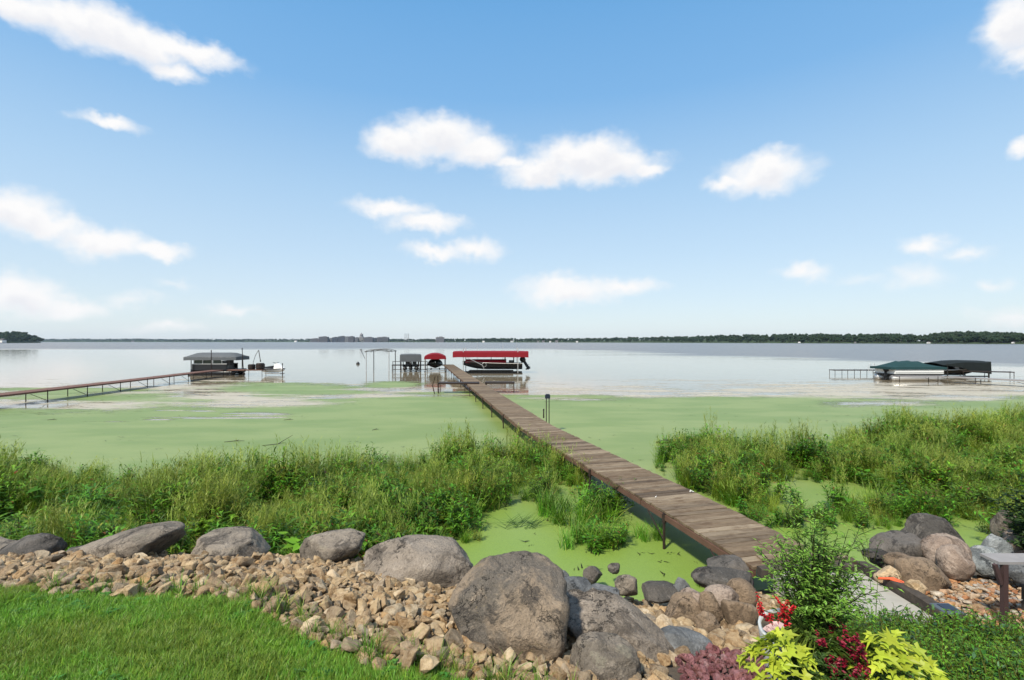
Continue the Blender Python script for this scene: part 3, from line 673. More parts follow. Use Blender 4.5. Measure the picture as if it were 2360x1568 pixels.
B('boulder','grey-tan boulder leaning against the front of the long ridged one',(1312,1456,1478,1590),'grey',3.02,.8,seed=10,cuts=6,amp=.1,sub=5,tilt=.3)
B('boulder','smooth slate-blue oval boulder above the red lava rock',(1490,1441,1650,1512),'slate',3.55,.7,seed=11,cuts=3,amp=.08,tilt=.12)
B('boulder','flat tan stone tucked behind the slate-blue oval boulder',(1463,1414,1550,1456),'tan',4.25,seed=12)
B('boulder','pinkish flat boulder behind the brown wedge',(1560,1353,1634,1398),'pink',5.0,seed=14)
B('boulder','brown-grey wedge boulder left of the upright tan triangle',(1527,1364,1622,1430),'brown',4.6,seed=13,tilt=.3,cuts=9)
B('boulder','round pink boulder in the middle of the rock group',(1617,1346,1703,1400),'pink',4.9,seed=15,cuts=3,amp=.08)
B('boulder','smooth brown boulder leaning below the end of the wooden dock',(1668,1331,1748,1396),'brown',5.05,seed=37,tilt=.4,cuts=3,amp=.08)
B('boulder','upright tan triangular rock under the round pink boulder',(1610,1362,1668,1426),'brown',4.5,seed=17,tilt=-.6,cuts=11)
B('boulder','squarish olive-grey boulder beside the flower pot',(1660,1381,1748,1438),'brown',4.45,seed=18,cuts=11,tilt=.1)
B('boulder','brown slab standing on edge right of the slate-blue boulder',(1602,1408,1664,1474),'brown',4.05,seed=19,tilt=-.7,cuts=11)
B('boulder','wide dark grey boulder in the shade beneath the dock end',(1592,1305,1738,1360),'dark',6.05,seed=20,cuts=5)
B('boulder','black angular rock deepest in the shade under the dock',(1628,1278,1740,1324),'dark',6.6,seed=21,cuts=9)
B('boulder','flat grey boulder at the shore left of the gravel',(1352,1344,1428,1380),'slate',5.75,seed=22,cuts=4)
B('boulder','grey-purple rock with tan pebbles round it at the shore',(1416,1324,1470,1362),'grey',6.1,seed=23)
B('boulder','long dark brown rock at the shore between purple and pointed rocks',(1478,1338,1572,1378),'dark',5.9,seed=24,tilt=.15)
B('boulder','dark pointed rock at the edge of the duckweed',(1546,1330,1592,1368),'slate',5.9,seed=25,cuts=10,tilt=-.3)
B('boulder','purple-brown rock standing alone in the duckweed',(1343,1304,1389,1338),'dark',6.95,seed=26,cuts=8,tilt=.2)
B('boulder','smallest dark rock, farthest out in the near duckweed',(1400,1297,1429,1317),'dark',7.15,seed=27,cuts=8)
B('boulder','flat slate slab partly behind the biggest boulder at the water',(1272,1328,1366,1372),'slate',6.2,seed=28,cuts=10)
B('boulder','small slate block perched at the tip of the flat slab',(1290,1314,1312,1334),'slate',6.5,seed=68,cuts=10)
B('boulder','largest dark grey boulder of the right-hand pile',(2068,1182,2250,1282),'dark',7.0,seed=29,cuts=5,tilt=.2)
B('boulder','dark boulder sloping left into the duckweed at the right pile',(2000,1222,2136,1290),'dark',6.8,seed=30,cuts=6,tilt=-.4)
B('boulder','round tan-pink boulder in the middle of the right pile',(2120,1228,2248,1300),'pink',6.45,seed=31,cuts=3,amp=.08)
B('boulder','smaller pinkish boulder in front of the round tan-pink one',(2155,1254,2250,1318),'pink',6.1,seed=32,cuts=3,amp=.08)
B('boulder','thin dark flat rock at the left tip of the right pile',(1985,1264,2048,1284),'dark',6.7,seed=33)
B('boulder','dark brown rock between the sloping boulder and the large brown one',(2033,1272,2114,1308),'brown',6.3,seed=34)
B('boulder','large brown block with a dark face beside the timber edge',(2058,1282,2194,1354),'brown',5.75,seed=35,cuts=9,tilt=.2)
B('boulder','grey-blue boulder with pale veins right of the pile',(2252,1230,2338,1286),'blue',6.75,seed=36,tilt=.3,cuts=8)
B('boulder','pale blue-grey flat slab right of the pinkish boulders',(2222,1256,2334,1316),'blue',6.25,seed=38,cuts=7,tilt=.15)
B('boulder','pink boulder cut off by the right edge of the photo',(2308,1217,2420,1272),'pink',6.8,seed=39)
B('boulder','grey boulder half hidden under the dark leafy shrub',(2280,1174,2372,1240),'grey',7.6,seed=40)
B('boulder','slate slab behind the bench at the right edge',(2285,1277,2440,1340),'slate',5.75,seed=51,cuts=9)
B('boulder','sandy yellow stone at the upper end of the timber edge',(2012,1303,2080,1345),'sand',5.75,seed=42,tilt=.3)
B('boulder','sandy squared stone beside the orange strap',(2083,1335,2138,1368),'sand',5.35,seed=43,cuts=10)
# ------------------------------------------------------------------ loose stones
def stone_mesh(seed, flat=.7, npt=16, bev=.07):
    r = random.Random(seed); bm = bmesh.new()
    for _ in range(npt):
        d = Vector((r.gauss(0, 1), r.gauss(0, 1), r.gauss(0, 1))).normalized() * r.uniform(.75, 1)
        d = Vector([max(-.78, min(.78, c)) for c in d]); bm.verts.new((d.x, d.y * r.uniform(.7, .8), d.z * flat * .8))
    g_ = bmesh.ops.convex_hull(bm, input=bm.verts); bmesh.ops.delete(bm, geom=[e for e in g_['geom_interior'] if isinstance(e, bmesh.types.BMVert)], context='VERTS')
    bmesh.ops.dissolve_limit(bm, angle_limit=.22, verts=bm.verts, edges=bm.edges)
    bmesh.ops.bevel(bm, geom=list(bm.edges), offset=bev, segments=1, affect='EDGES', clamp_overlap=True)
    bmesh.ops.triangulate(bm, faces=bm.faces)
    return bm
def stone_protos(name, mat, n, seed0, smooth=False, **kw):
    res = []
    for k in range(n):
        bm = stone_mesh(seed0 + k, **kw); me = bpy.data.meshes.new(name); bm.to_mesh(me); bm.free()
        me.materials.append(mat)
        if smooth: me.polygons.foreach_set('use_smooth', [True] * len(me.polygons))
        res.append(bpy.data.objects.new(name, me))
    return res
def bed(name, partname, region, spacing, rsize, protos, nind, lift=.3, tiltr=.5, fill=None, zf=None, margin=.0):
    x0, y0, x1, y1 = region['box']; xs = np.arange(x0, x1, spacing); ys = np.arange(y0, y1, spacing * .9)
    X, Y = np.meshgrid(xs, ys); X = X + (np.arange(len(ys)) % 2)[:, None] * spacing / 2
    X = (X + rng.uniform(-.38, .38, X.shape) * spacing).ravel(); Y = (Y + rng.uniform(-.38, .38, Y.shape) * spacing).ravel()
    k = region['test'](X, Y); X, Y = X[k], Y[k]; n = len(X)
    r = np.clip(rng.lognormal(math.log(rsize), .34, n), rsize * .45, rsize * 2.2)
    Z = (gz(X, Y) if zf is None else zf(X, Y)) + r * lift + rng.uniform(0, .3, n) * rsize
    rot = np.stack([rng.normal(0, tiltr, n), rng.normal(0, tiltr, n), rng.uniform(0, 6.28, n)], -1); idx = rng.integers(0, len(protos), n)
    vis = np.abs(X / Y) < 1.09; py = HY + F * (H - Z) / Y; vis &= (py < 1590) & region.get('vis', lambda x, y: np.ones(len(x), bool))(X, Y)
    order = np.argsort(-(np.where(vis, r / Y, r / Y * .01))); root = thing(name, None, None); root['kind'] = 'structure'
    for j in order[:nind]:
        o = to_obj(partname, protos[idx[j]].data, root); o.location = (X[j], Y[j], Z[j]); o.rotation_euler = rot[j]; o.scale = (r[j],) * 3
    j = order[nind:]
    P = [np.stack([X[j], Y[j], Z[j]], -1)]; Rr = [rot[j]]; S = [r[j]]; I = [idx[j]]
    if fill:    # lower layer of smaller stones showing between
        n2 = int(n * fill); q = rng.integers(0, n, n2); a = X[q] + rng.uniform(-.6, .6, n2) * spacing; b = Y[q] + rng.uniform(-.6, .6, n2) * spacing
        r2 = rng.uniform(.35, .75, n2) * rsize; P.append(np.stack([a, b, (gz(a, b) if zf is None else zf(a, b)) + r2 * .15], -1)); Rr.append(rng.uniform(-1, 1, (n2, 3)) * np.array([.8, .8, 3.1])); S.append(r2); I.append(rng.integers(0, len(protos), n2))
    o = scatter('small_' + partname + 's', np.concatenate(P), np.concatenate(Rr), np.concatenate(S), np.concatenate(I), protos); o.parent = root; o['kind'] = 'stuff'
    return root
SP = stone_protos('stone', M_STONE, 24, 100, flat=.64, npt=15, bev=.075)
def t_bank(X, Y):
    up_ = np.where(X < -.9, 6.0 + .12 * np.sin(X * 2), np.interp(X, [-.9, -.2, .05, .3, .62, .9], [5.6, 5.35, 4.9, 4.2, 3.6, 3.3]))
    return (Y > lawn_edge(X) - .04) & (Y < up_) & (X < .95) & (Y > 2.3)
# the same bank carries on along the shore outside the picture
stone_bank = bed('stone_bank', 'stone', {'box': (-8.2, 2.3, .95, 6.3), 'test': t_bank}, .070, .057, SP, 300, .45, .5, 1.4)
FP = stone_protos('cobble', M_STONE, 12, 200, flat=.8, bev=.12)
cob_poly = [(.55,2.4),(.55,2.7),(.62,3.6),(.8,5.0),(.95,6.3),(1.3,6.55),(2.2,6.5),(3.2,6.5),(3.35,5.9),(3.2,5.2),(2.9,4.1),(2.5,3.75),(1.75,3.55),(1.3,3.5),(1.0,3.2),(.9,2.4)]
bed('cobble_bed', 'cobble', {'box': (.5, 2.3, 3.6, 6.8), 'test': lambda x, y: in_poly(x, y, cob_poly)}, .085, .06, FP, 260, .3, .4, 1.3)
PP = stone_protos('pebble', M_PEB, 12, 300, True, flat=.55, bev=.2)
peb_poly = [(4.62,6.0),(4.25,4.0),(4.6,3.7),(6.5,3.6),(8.5,4.5),(8.5,6.4),(6.9,6.5),(5.6,6.25)]
bed('pebble_bed', 'pebble', {'box': (4.1, 3.5, 8.6, 6.6), 'test': lambda x, y: in_poly(x, y, peb_poly)}, .066, .042, PP, 280, .25, .25, 1.3)
LP = stone_protos('lava_stone', M_LAVA, 10, 400, flat=.9, npt=12, bev=.03)
lava_poly = [(.98,2.75),(1.12,3.28),(1.4,3.5),(1.8,3.42),(2.2,3.2),(2.2,2.6),(1.2,2.6)]
bed('lava_rock_bed', 'lava_stone', {'box': (.9, 2.5, 2.3, 3.6), 'test': lambda x, y: in_poly(x, y, lava_poly)}, .047, .033, LP, 280, .3, .6, 1.2, lambda x, y: gz(x, y) + .06)

# ------------------------------------------------------------------ wooden dock
DW = 1.19
dock_px = [(1740,1308,.655),(1545,1187,.655),(1410,1104,.64),(1200,985,.61),(1100,905,.62),(1022,840.5,.86)]
DL = []
for a, b, z in dock_px: DL.append(G(a, b, z))
DL = [Vector((3.17, 6.31, .655)), Vector((2.70, 8.25, .655))] + DL[3:]
dock = thing('wooden_dock', 'long weathered plank dock running from the rocks out to the boat lifts', 'dock', tuple(DL[0]))
base = DL[0]
cum = [0.0]
for a, b in zip(DL, DL[1:]): cum.append(cum[-1] + (b - a).length)
def dpos(s):
    k = max(0, min(len(cum) - 2, int(np.searchsorted(cum, s) - 1))); f = (s - cum[k]) / (cum[k + 1] - cum[k])
    p = DL[k].lerp(DL[k + 1], f); d = (DL[k + 1] - DL[k]).normalized()
    return p, d, Vector((d.y, -d.x, 0)).normalized()
PW = .142
plk = []
for k in range(5):
    r = random.Random(k); m_ = MB(); hw = PW / 2 - .004; L = DW / 2
    rings = []
    for x in (-L, -L * .5, 0, L * .5, L):
        b_ = r.uniform(-.003, .003); e = .004
        rings.append([(x, -hw + b_, -.02), (x, -hw + b_, .014), (x, -hw + e + b_, .019), (x, hw - e + b_, .019), (x, hw + b_, .014), (x, hw + b_, -.02)])
    m_.loft([[Vector(p) for p in rg] for rg in rings]); plk.append(m_.mesh('plank', M_PLANK))
s = PW * .6; i = 0; fm = MB()
while s < cum[-1]:
    p, d, rt = dpos(s); c = p + rt * (DW / 2) - Vector((0, 0, .02)) + Vector((0, 0, RD.uniform(-.004, .004)))
    yaw = math.atan2(rt.y, rt.x) + RD.gauss(0, .006); tilt = RD.gauss(0, .006)
    if i < 290:
        o = to_obj('plank', plk[RD.randrange(5)], dock); o.location = c - base + rt * RD.uniform(-.012, .012); o.rotation_euler = (tilt, RD.gauss(0, .003), yaw + (PI if RD.random() < .5 else 0))
    else: fm.box(c - base, (DW, PW - .01, .038), Matrix.Rotation(yaw, 3, 'Z'))
    i += 1; s += PW + (.014 if i % 21 == 0 else .003)
o = fm.build('far_planks', M_PLANK, dock); o['kind'] = 'stuff'
M_FARPL = M_PLANK
def stringer(off, name):
    m_ = MB(); n = int(cum[-1] / 3.05)
    for k in range(n + 1):
        a = k * cum[-1] / (n + 1) + .02; b_ = (k + 1) * cum[-1] / (n + 1) - .02
        pa, d, rt = dpos(a); pb, d2, rt2 = dpos(b_)
        m_.bar(pa + rt * off - base - Vector((0, 0, .095)), pb + rt2 * off - base - Vector((0, 0, .095)), .045, .09)
    return m_.build(name, M_STRING, dock)
stringer(.012, 'stringer'); stringer(DW - .012, 'stringer')
for s_ in np.concatenate([[0.35, 2.15, 5.2], np.arange(8.2, cum[-1], 3.0)]):
    p, d, rt = dpos(s_)
    for off, sg in ((-.022, 1), (DW + .022, -1)):
        t0 = p + rt * off - base; m_ = MB(); zb = max(-.4, gz1(p.x, p.y) - .1 if p.y < 14 else -.4) - base.z
        m_.tube([t0 + Vector((0, 0, -.03)), Vector((t0.x, t0.y, zb))], .024, 8); m_.tube([t0 + Vector((0, 0, -.19)), t0 + Vector((0, 0, -.05))], .036, 8); m_.build('leg', M_PIPE, dock)
    t0 = p + rt * -.02 - base; m_ = MB(); m_.tube([t0 + Vector((0, 0, -.5)), t0 + d * .55 + Vector((0, 0, -.13))], .011, 6); m_.build('brace', M_PIPE, dock)
    m_ = MB(); m_.tube([p + rt * .0 - base + Vector((0, 0, -.17)), p + rt * DW - base + Vector((0, 0, -.17))], .02, 6); m_.build('cross_bar', M_PIPE, dock)
# pole pair with a dark box at the right edge of the dock
p0 = G(1262, 962, .6); t = thing('dock_light', 'dark box on two thin posts beside the right edge of the dock', 'dock light', (p0.x, p0.y, 0))
for dx_ in (-.05, .06):
    m_ = MB(); m_.tube([(dx_, 0, -.3), (dx_, 0, 1.34)], .018, 8); m_.build('post', M_PIPE, t)
m_ = MB(); m_.box((0, 0, 1.42), (.20, .16, .14)); m_.box((0, 0, 1.50), (.15, .12, .04)); m_.build('lamp_box', M_BLUEBOX, t)
p0 = G(1253, 957, .6); t = thing('mooring_cleat', 'short dark stub on the dock edge left of the dark box', 'post', (p0.x, p0.y, .58))
m_ = MB(); m_.tube([(0, 0, -.1), (0, 0, .22)], [.03, .022], 8); m_.build('post', M_PIPE, t)
m_ = MB(); m_.blob((0, 0, .24), (.04, .04, .05), 3, 1); m_.build('cap', M_DARK, t)
# litter on the deck and at its edge
for px, py, lab in ((1594, 1134, 'white curled plastic scrap at the right edge of the dock'), (1510, 1147, 'curled white feather lying on the deck')):
    q = G(px, py, .665); m_ = MB(); pts = [(0, 0, .01), (.03, .01, .03), (.05, 0, .055), (.04, -.02, .08)]
    if px == 1594: pts = [(-.07, 0, .0), (-.05, .0, .09), (-.03, 0, .05), (.05, .02, .01), (.11, .01, .004)]
    m_.tube(pts, [.012, .018, .016, .006] if len(pts) == 4 else [.02, .022, .028, .024, .006], 6); o = m_.build('plastic_scrap', M_WHITE); o.location = q; o.scale = (.45, .45, .45); tag(o, lab, 'litter')

# ------------------------------------------------------------------ boats, lifts and piers out on the lake
def simple_pier(name, label, pts, z, wd, legs, matd, legmat=M_PIPE, th=.1, brace=True):
    b0 = Vector((pts[0][0], pts[0][1], 0)); t = thing(name, label, 'pier', b0)
    P = [Vector((a, b, z)) - b0 for a, b in pts]; m_ = MB()
    for a, b in zip(P, P[1:]): m_.bar(a, b, wd, th)
    m_.build('deck', matd, t)
    L = [0]
    for a, b in zip(P, P[1:]): L.append(L[-1] + (b - a).length)
    n = max(2, int(L[-1] / legs) + 1)
    for i in range(n):
        s = min(L[-1] - .05, .05 + i * (L[-1] - .1) / (n - 1)); k = max(0, min(len(P) - 2, int(np.searchsorted(L, s)) - 1)); f = (s - L[k]) / (L[k + 1] - L[k])
        p = P[k].lerp(P[k + 1], f); d = (P[k + 1] - P[k]).normalized(); sdv = Vector((d.y, -d.x, 0))
        for sg in (-1, 1):
            m_ = MB(); q = p + sdv * sg * (wd / 2 + .01); m_.tube([q + Vector((0, 0, .06)), Vector((q.x, q.y, -.4))], .026, 6); m_.build('leg', legmat, t)
        if brace and 0 < i < n - 1:
            q = p - sdv * 0 ; m_ = MB(); m_.tube([Vector((q.x, q.y, .08)) + sdv * wd / 2, q - d * 1.1 + sdv * wd / 2 - Vector((0, 0, .08))], .016, 5); m_.build('brace', legmat, t)
    return t
def canopy(mb, L, Wd, z0, rise, drop, endtaper=.0, n=9, ns=15, droop_end=0.0):
    rings = []
    for i in range(ns):
        s = i / (ns - 1); x = (s - .5) * L; e = abs(s - .5) * 2; k = 1 - endtaper * max(0, (e - .6) / .4) ** 2; zz = -droop_end * e * e
        sag = .035 * abs(math.sin(s * PI * 5)) * min(1, drop * 3); ring = [Vector((x, -Wd / 2 - .02, z0 - drop + zz + sag))]
        for j in range(n):
            u = j / (n - 1) * 2 - 1; ring.append(Vector((x, u * Wd / 2, z0 + zz + rise * k * (1 - abs(u) ** 2.2))))
        ring.append(Vector((x, Wd / 2 + .02, z0 - drop + zz + sag))); rings.append(ring)
    mb.loft(rings, closed=False, cap=False)
    for r in (rings[0], rings[-1]):       # end flaps
        b = len(mb.v); mb.v += [tuple(p) for p in r] + [(p.x, p.y, z0 - drop - droop_end) for p in r]; mb.c += [mb.col] * (2 * len(r)); nn = len(r)
        mb.f += [(b + i, b + i + 1, b + nn + i + 1, b + nn + i) for i in range(nn - 1)]
def solidify(o, th):
    bm = bmesh.new(); bm.from_mesh(o.data); bmesh.ops.remove_doubles(bm, verts=bm.verts, dist=1e-4); bmesh.ops.recalc_face_normals(bm, faces=bm.faces); bmesh.ops.solidify(bm, geom=list(bm.faces), thickness=th); bm.to_mesh(o.data); bm.free(); return o
def lift(label, loc, rotz, L, Wd, zc_, rise, drop, mat, taper=.6, frame=True, postz=None, bunks=True, extra=None):
    t = thing('boat_lift', label, 'boat lift', loc, rotz)
    if mat: m_ = MB(); canopy(m_, L, Wd, zc_, rise, drop, taper); solidify(m_.build('canopy', mat, t), .02)
    pl, pw = L * .36, Wd * .48
    for sx in (-1, 1):
        for sy in (-1, 1):
            m_ = MB(); m_.tube([(sx * pl, sy * pw, -.4), (sx * pl, sy * pw, postz or zc_ - .02)], .045, 8); m_.build('post', M_ALU if mat is M_REDCAN else M_DARK, t)
        m_ = MB(); m_.bar((sx * pl, -pw, .12), (sx * pl, pw, .12), .1, .1); m_.build('cross_beam', M_ALU, t)
    for sy in (-1, 1):
        m_ = MB(); m_.bar((-L * .42, sy * pw, .05), (L * .42, sy * pw, .05), .08, .12); m_.build('side_beam', M_DARK, t)
        if mat: m_ = MB(); m_.tube([(-L * .5, sy * Wd * .49, zc_ - .03), (L * .5, sy * Wd * .49, zc_ - .03)], .03, 6); m_.build('canopy_rail', M_ALU, t)
        if bunks: m_ = MB(); m_.bar((-L * .3, sy * Wd * .2, .26), (L * .3, sy * Wd * .2, .26), .14, .1); m_.build('bunk', M_DARK, t)
    return t
def hull(t, L, Wd, zk, zg, mat, mat2=None, bowrise=.25, name='hull'):
    rings = []
    for i in range(13):
        s = i / 12; x = -L / 2 + s * L; k = 1.0 if s < .55 else max(.02, 1 - ((s - .55) / .45) ** 2.1); b = Wd / 2 * k; zb = zk + (max(0, s - .6) / .4) ** 2 * (zg - zk) * .75; g = zg + bowrise * s * s
        ch = zb + (g - zb) * .38
        rings.append([Vector((x, 0, zb)), Vector((x, b * .78, ch)), Vector((x, b, g)), Vector((x, b * .88, g + .02)), Vector((x, 0, g + .05 * k)), Vector((x, -b * .88, g + .02)), Vector((x, -b, g)), Vector((x, -b * .78, ch))])
    m_ = MB(); m_.loft(rings); h = m_.build(name, mat, t, False)
    m_ = MB()
    for sy in (2, 6): m_.tube([r[sy] for r in rings], .035, 5)
    m_.build('rub_rail', mat2 or M_ALU, t); return h
def outboard(t, x, y, z, s=1.0, tilt=0.4, mat=M_BLACK):
    R_ = Matrix.Rotation(tilt, 3, 'Y'); P = lambda a, b, c: Vector((x, y, z)) + R_ @ Vector((a * s, b * s, c * s))
    m_ = MB(); rings = []
    for zz, a, b in ((0, .14, .13), (.1, .24, .18), (.3, .27, .2), (.46, .23, .17), (.54, .1, .09)): rings.append([P(a * math.cos(q) - .12, b * math.sin(q), zz) for q in np.linspace(0, 2 * PI, 11)[:-1]])
    m_.loft(rings); o = m_.build('outboard', mat, t, True)
    m_ = MB(); m_.loft([[P(-.12 + a, b, zz) for a, b in ((.1, 0), (0, .05), (-.16, 0), (0, -.05))] for zz in (.02, -.45, -.8)]); m_.box(P(-.2, 0, -.42), (.4 * s, .22 * s, .03 * s), R_); m_.build('lower_unit', mat, o)
    m_ = MB(); m_.tube([P(.12, 0, -.66), P(-.36, 0, -.66)], [.07 * s, .03 * s], 8)
    for k in range(3):
        a = k * 2.09; m_.add([P(-.3, 0, -.66), P(-.34, .16 * math.cos(a), -.66 + .16 * math.sin(a)), P(-.28, .16 * math.cos(a + .6), -.66 + .16 * math.sin(a + .6))], [(0, 1, 2)])
    m_.build('propeller', M_DARK, o); return o
# big red canopy with the red speedboat, bow to the left
Yb = 56.0; c = U(1132, 0, Yb); RZ = PI
t = lift('boat lift with the long red canopy right of the dock end', (c.x, Yb, 0), 0, 8.55, 3.0, 2.42, .14, .60, M_REDCAN, .3, postz=2.9)
for xx, zt in ((-1.7, 3.0), (2.95, 3.05), (1.35, 3.0)):
    m_ = MB(); m_.tube([(xx, 1.6, 0), (xx - .03, 1.6, zt + .6)], [.03, .012], 6); m_.build('guide_pole', M_ALU, t)
m_ = MB(); m_.tube([(-2.7, -1.55, 1.85), (-.9, -1.55, .95), (-.7, -1.55, .4)], .035, 6); m_.build('winch_arm', M_ALU, t)
m_ = MB(); ring = [Vector((-.72 + .24 * math.cos(a), -1.58, 1.0 + .24 * math.sin(a))) for a in np.linspace(0, 2 * PI, 17)]; m_.tube(ring, .02, 5, False); m_.build('winch_wheel', M_ALU, t)
bt = thing('speedboat', 'dark red speedboat with black hull raised under the long red canopy', 'boat', (c.x + .15, Yb, 0), PI)
hull(bt, 6.9, 2.3, .42, 1.12, M_BLACK, M_ALU)
m_ = MB(); m_.loft([[Vector((x, y * k, z)) for y, z in ((-1.0, 1.14), (-.85, 1.45), (0, 1.58), (.85, 1.45), (1.0, 1.14))] for x, k in ((-1.6, 1), (.2, 1), (2.0, .75), (3.1, .35))]); m_.build('deck_cover', M_REDPAINT, bt)
m_ = MB(); m_.loft([[Vector((x, y, z)) for y, z in ((-.85, 1.40), (-.75, 1.85), (.75, 1.85), (.85, 1.40))] for x in (.1, .16)]); m_.build('windshield', M_GLASS, bt)
for xx in (-2.2, -1.2):
    m_ = MB(); m_.box((xx, 0, 1.28), (.6, 1.7, .34)); m_.box((xx - .26, 0, 1.52), (.12, 1.7, .5)); m_.build('seat', M_BLACK, bt)
outboard(bt, -3.55, 0, 1.18, 1.25, .55)
# small red canopy, seen end on
Yb = 60.0; c = U(1003, 0, Yb)
lift('small boat lift with the rounded red canopy left of the dock end', (c.x, Yb, 0), PI / 2 + .157, 5.4, 2.55, 1.82, .40, .30, M_REDCAN, .2)
bt = thing('covered_boat', 'boat under a dark green cover beneath the small red canopy', 'boat', (c.x, Yb, 0), -PI / 2 + .157)
hull(bt, 4.6, 1.7, .35, .85, M_DARK)
m_ = MB(); rings = []
for s_ in np.linspace(0, 1, 9):
    x = -2.35 + 4.75 * s_; k = 1 if s_ < .5 else max(.05, 1 - ((s_ - .5) / .5) ** 2.2); rings.append([Vector((x, .95 * k * math.cos(a), .72 + (.75 * (1 - .5 * s_)) * math.sin(a) + .15 * s_)) for a in np.linspace(0, PI, 9)])
m_.loft(rings, False, False); m_.build('boat_cover', M_GRNCAN, bt, True)
# grey canopy, seen end on
c = U(946.5, 0, Yb)
lift('boat lift with the flat grey canopy and hanging grey end flap', (c.x, Yb, 0), PI / 2 + .207, 5.2, 2.5, 2.02, .06, .80, M_GREYCAN, .2)
bt = thing('pontoon_boat', 'dark boat seen end on beneath the flat grey canopy', 'boat', (c.x, Yb, 0), PI / 2 + .207)
for y in (-.7, .7, 0):
    m_ = MB(); m_.tube([(-2.4, y, .38), (2.0, y, .38), (2.5, y, .5)], [.22, .22, .05], 10); m_.build('pontoon', M_DARK, bt, True)
m_ = MB(); m_.box((0, 0, .66), (4.6, 1.9, .1)); m_.build('deck', M_DARK, bt)
for y in (-.9, .9): m_ = MB(); m_.box((0, y, .98), (4.2, .05, .55)); m_.build('fence_panel', M_DARK, bt)
for y in (-.45, .35): m_ = MB(); m_.box((-1.9, y, 1.0), (.5, .5, .6)); m_.box((-2.1, y, 1.3), (.12, .5, .3)); m_.build('seat', M_BLACK, bt)
outboard(bt, -2.5, 0, .8, .8, .15)
# bare canopy frame
c0, c1 = U(853, 0, 60), U(904, 0, 60); t = thing('canopy_frame', 'empty boat lift frame with an arched bare canopy top', 'boat lift', ((c0.x + c1.x) / 2, 60, 0)); hw = (c1.x - c0.x) / 2
for sx in (-1, 1):
    for yy in (-1.6, 1.6):
        m_ = MB(); m_.tube([(sx * hw, yy, -.4), (sx * hw, yy, 2.45)], .05, 8); m_.build('post', M_ALU if yy < 0 else M_DARK, t)
    m_ = MB(); m_.tube([(sx * hw * 1.02, -2.2, 2.42), (sx * hw * 1.02, 2.2, 2.42)], .035, 6); m_.build('canopy_rail', M_DARK, t)
for yy in (-2.1, 0, 2.1):
    m_ = MB(); m_.tube([(u * hw * 1.02, yy, 2.42 + .28 * (1 - u * u)) for u in np.linspace(-1, 1, 9)], .03, 6); m_.tube([(u * hw, yy, 2.33 + .22 * (1 - u * u)) for u in np.linspace(-1, 1, 9)], .018, 5)
    for u in np.linspace(-.8, .8, 7): m_.tube([(u * hw, yy, 2.33 + .22 * (1 - u * u)), (u * hw + .15, yy, 2.42 + .28 * (1 - u * u))], .014, 4)
    m_.build('arch', M_DARK, t)
m_ = MB(); m_.tube([(-hw - .12, -1.6, 1.5), (-hw - .62, -1.7, 2.62)], .03, 6); m_.tube([(-hw - .70, -1.7, 2.6), (-hw - .52, -1.7, 2.7)], .05, 6); m_.build('crank_arm', M_DARK, t)
b_ = G(825, 838, 0); m_ = MB(); m_.blob((0, 0, .08), (.28, .28, .26), 1, 2, .02); m_.tube([(0, 0, .3), (0, 0, .4)], .06, 6); o = m_.build('buoy', M_BLACK, None, True); o.location = U(825, 838, 78); o.location.z = 0; tag(o, 'small black buoy floating left of the bare canopy frame', 'buoy')
# cross piers by the dock
a0, a1 = U(905, 0, 58.5), U(1030, 0, 58.5)
simple_pier('cross_pier', 'thin dark pier linking the dock end to the lifts on its left', [(a0.x, 58.5), (a1.x, 58.5)], .78, .9, 2.2, M_PIPE, brace=False)
for px_ in (915, 975): 
    q = U(px_, 0, 57.6); t = thing('pier_bench', 'dark square bench frame on the pier %s of the grey-canopied lift' % ('left' if px_ < 940 else 'right'), 'bench', (q.x, q.y, .0)); m_ = MB()
    for sx in (-.5, .5): m_.tube([(sx, 0, -.3), (sx, 0, 1.28)], .035, 6)
    m_.build('frame', M_PIPE, t); m_ = MB(); m_.bar((-.5, 0, 1.25), (.5, 0, 1.25), .06, .06); m_.bar((-.5, 0, .3), (.5, 0, .3), .06, .06); m_.build('rail', M_PIPE, t)
q0, q1 = G(1008, 906), G(1187, 906)
YY = q0.y; simple_pier('bare_pier', 'low bare pier frame crossing under the dock near its far half', [(U(1012, 0, YY).x, YY), (U(1087, 0, YY).x + .5, YY)], .70, .8, 2.6, M_PIPE, brace=False, th=.11)
simple_pier('bare_pier', 'short bare pier frame sticking out right of the dock', [(U(1118, 0, YY).x, YY + .3), (U(1186, 0, YY).x, YY + .3)], .70, .8, 2.0, M_PIPE, brace=False, th=.11)
t = thing('bent_pole', 'crooked dark pole at the left end of the low pier frame', 'pole', (U(1004, 0, YY).x, YY - .6, 0)); m_ = MB(); m_.tube([(.12, 0, -.4), (-.12, 0, .58), (.06, 0, 1.2)], .035, 6); m_.build('shaft', M_PIPE, t)
m_ = MB(); m_.tube([(.22, .3, -.2), (.20, .3, 1.22)], .03, 6); m_.build('stay', M_PIPE, t)
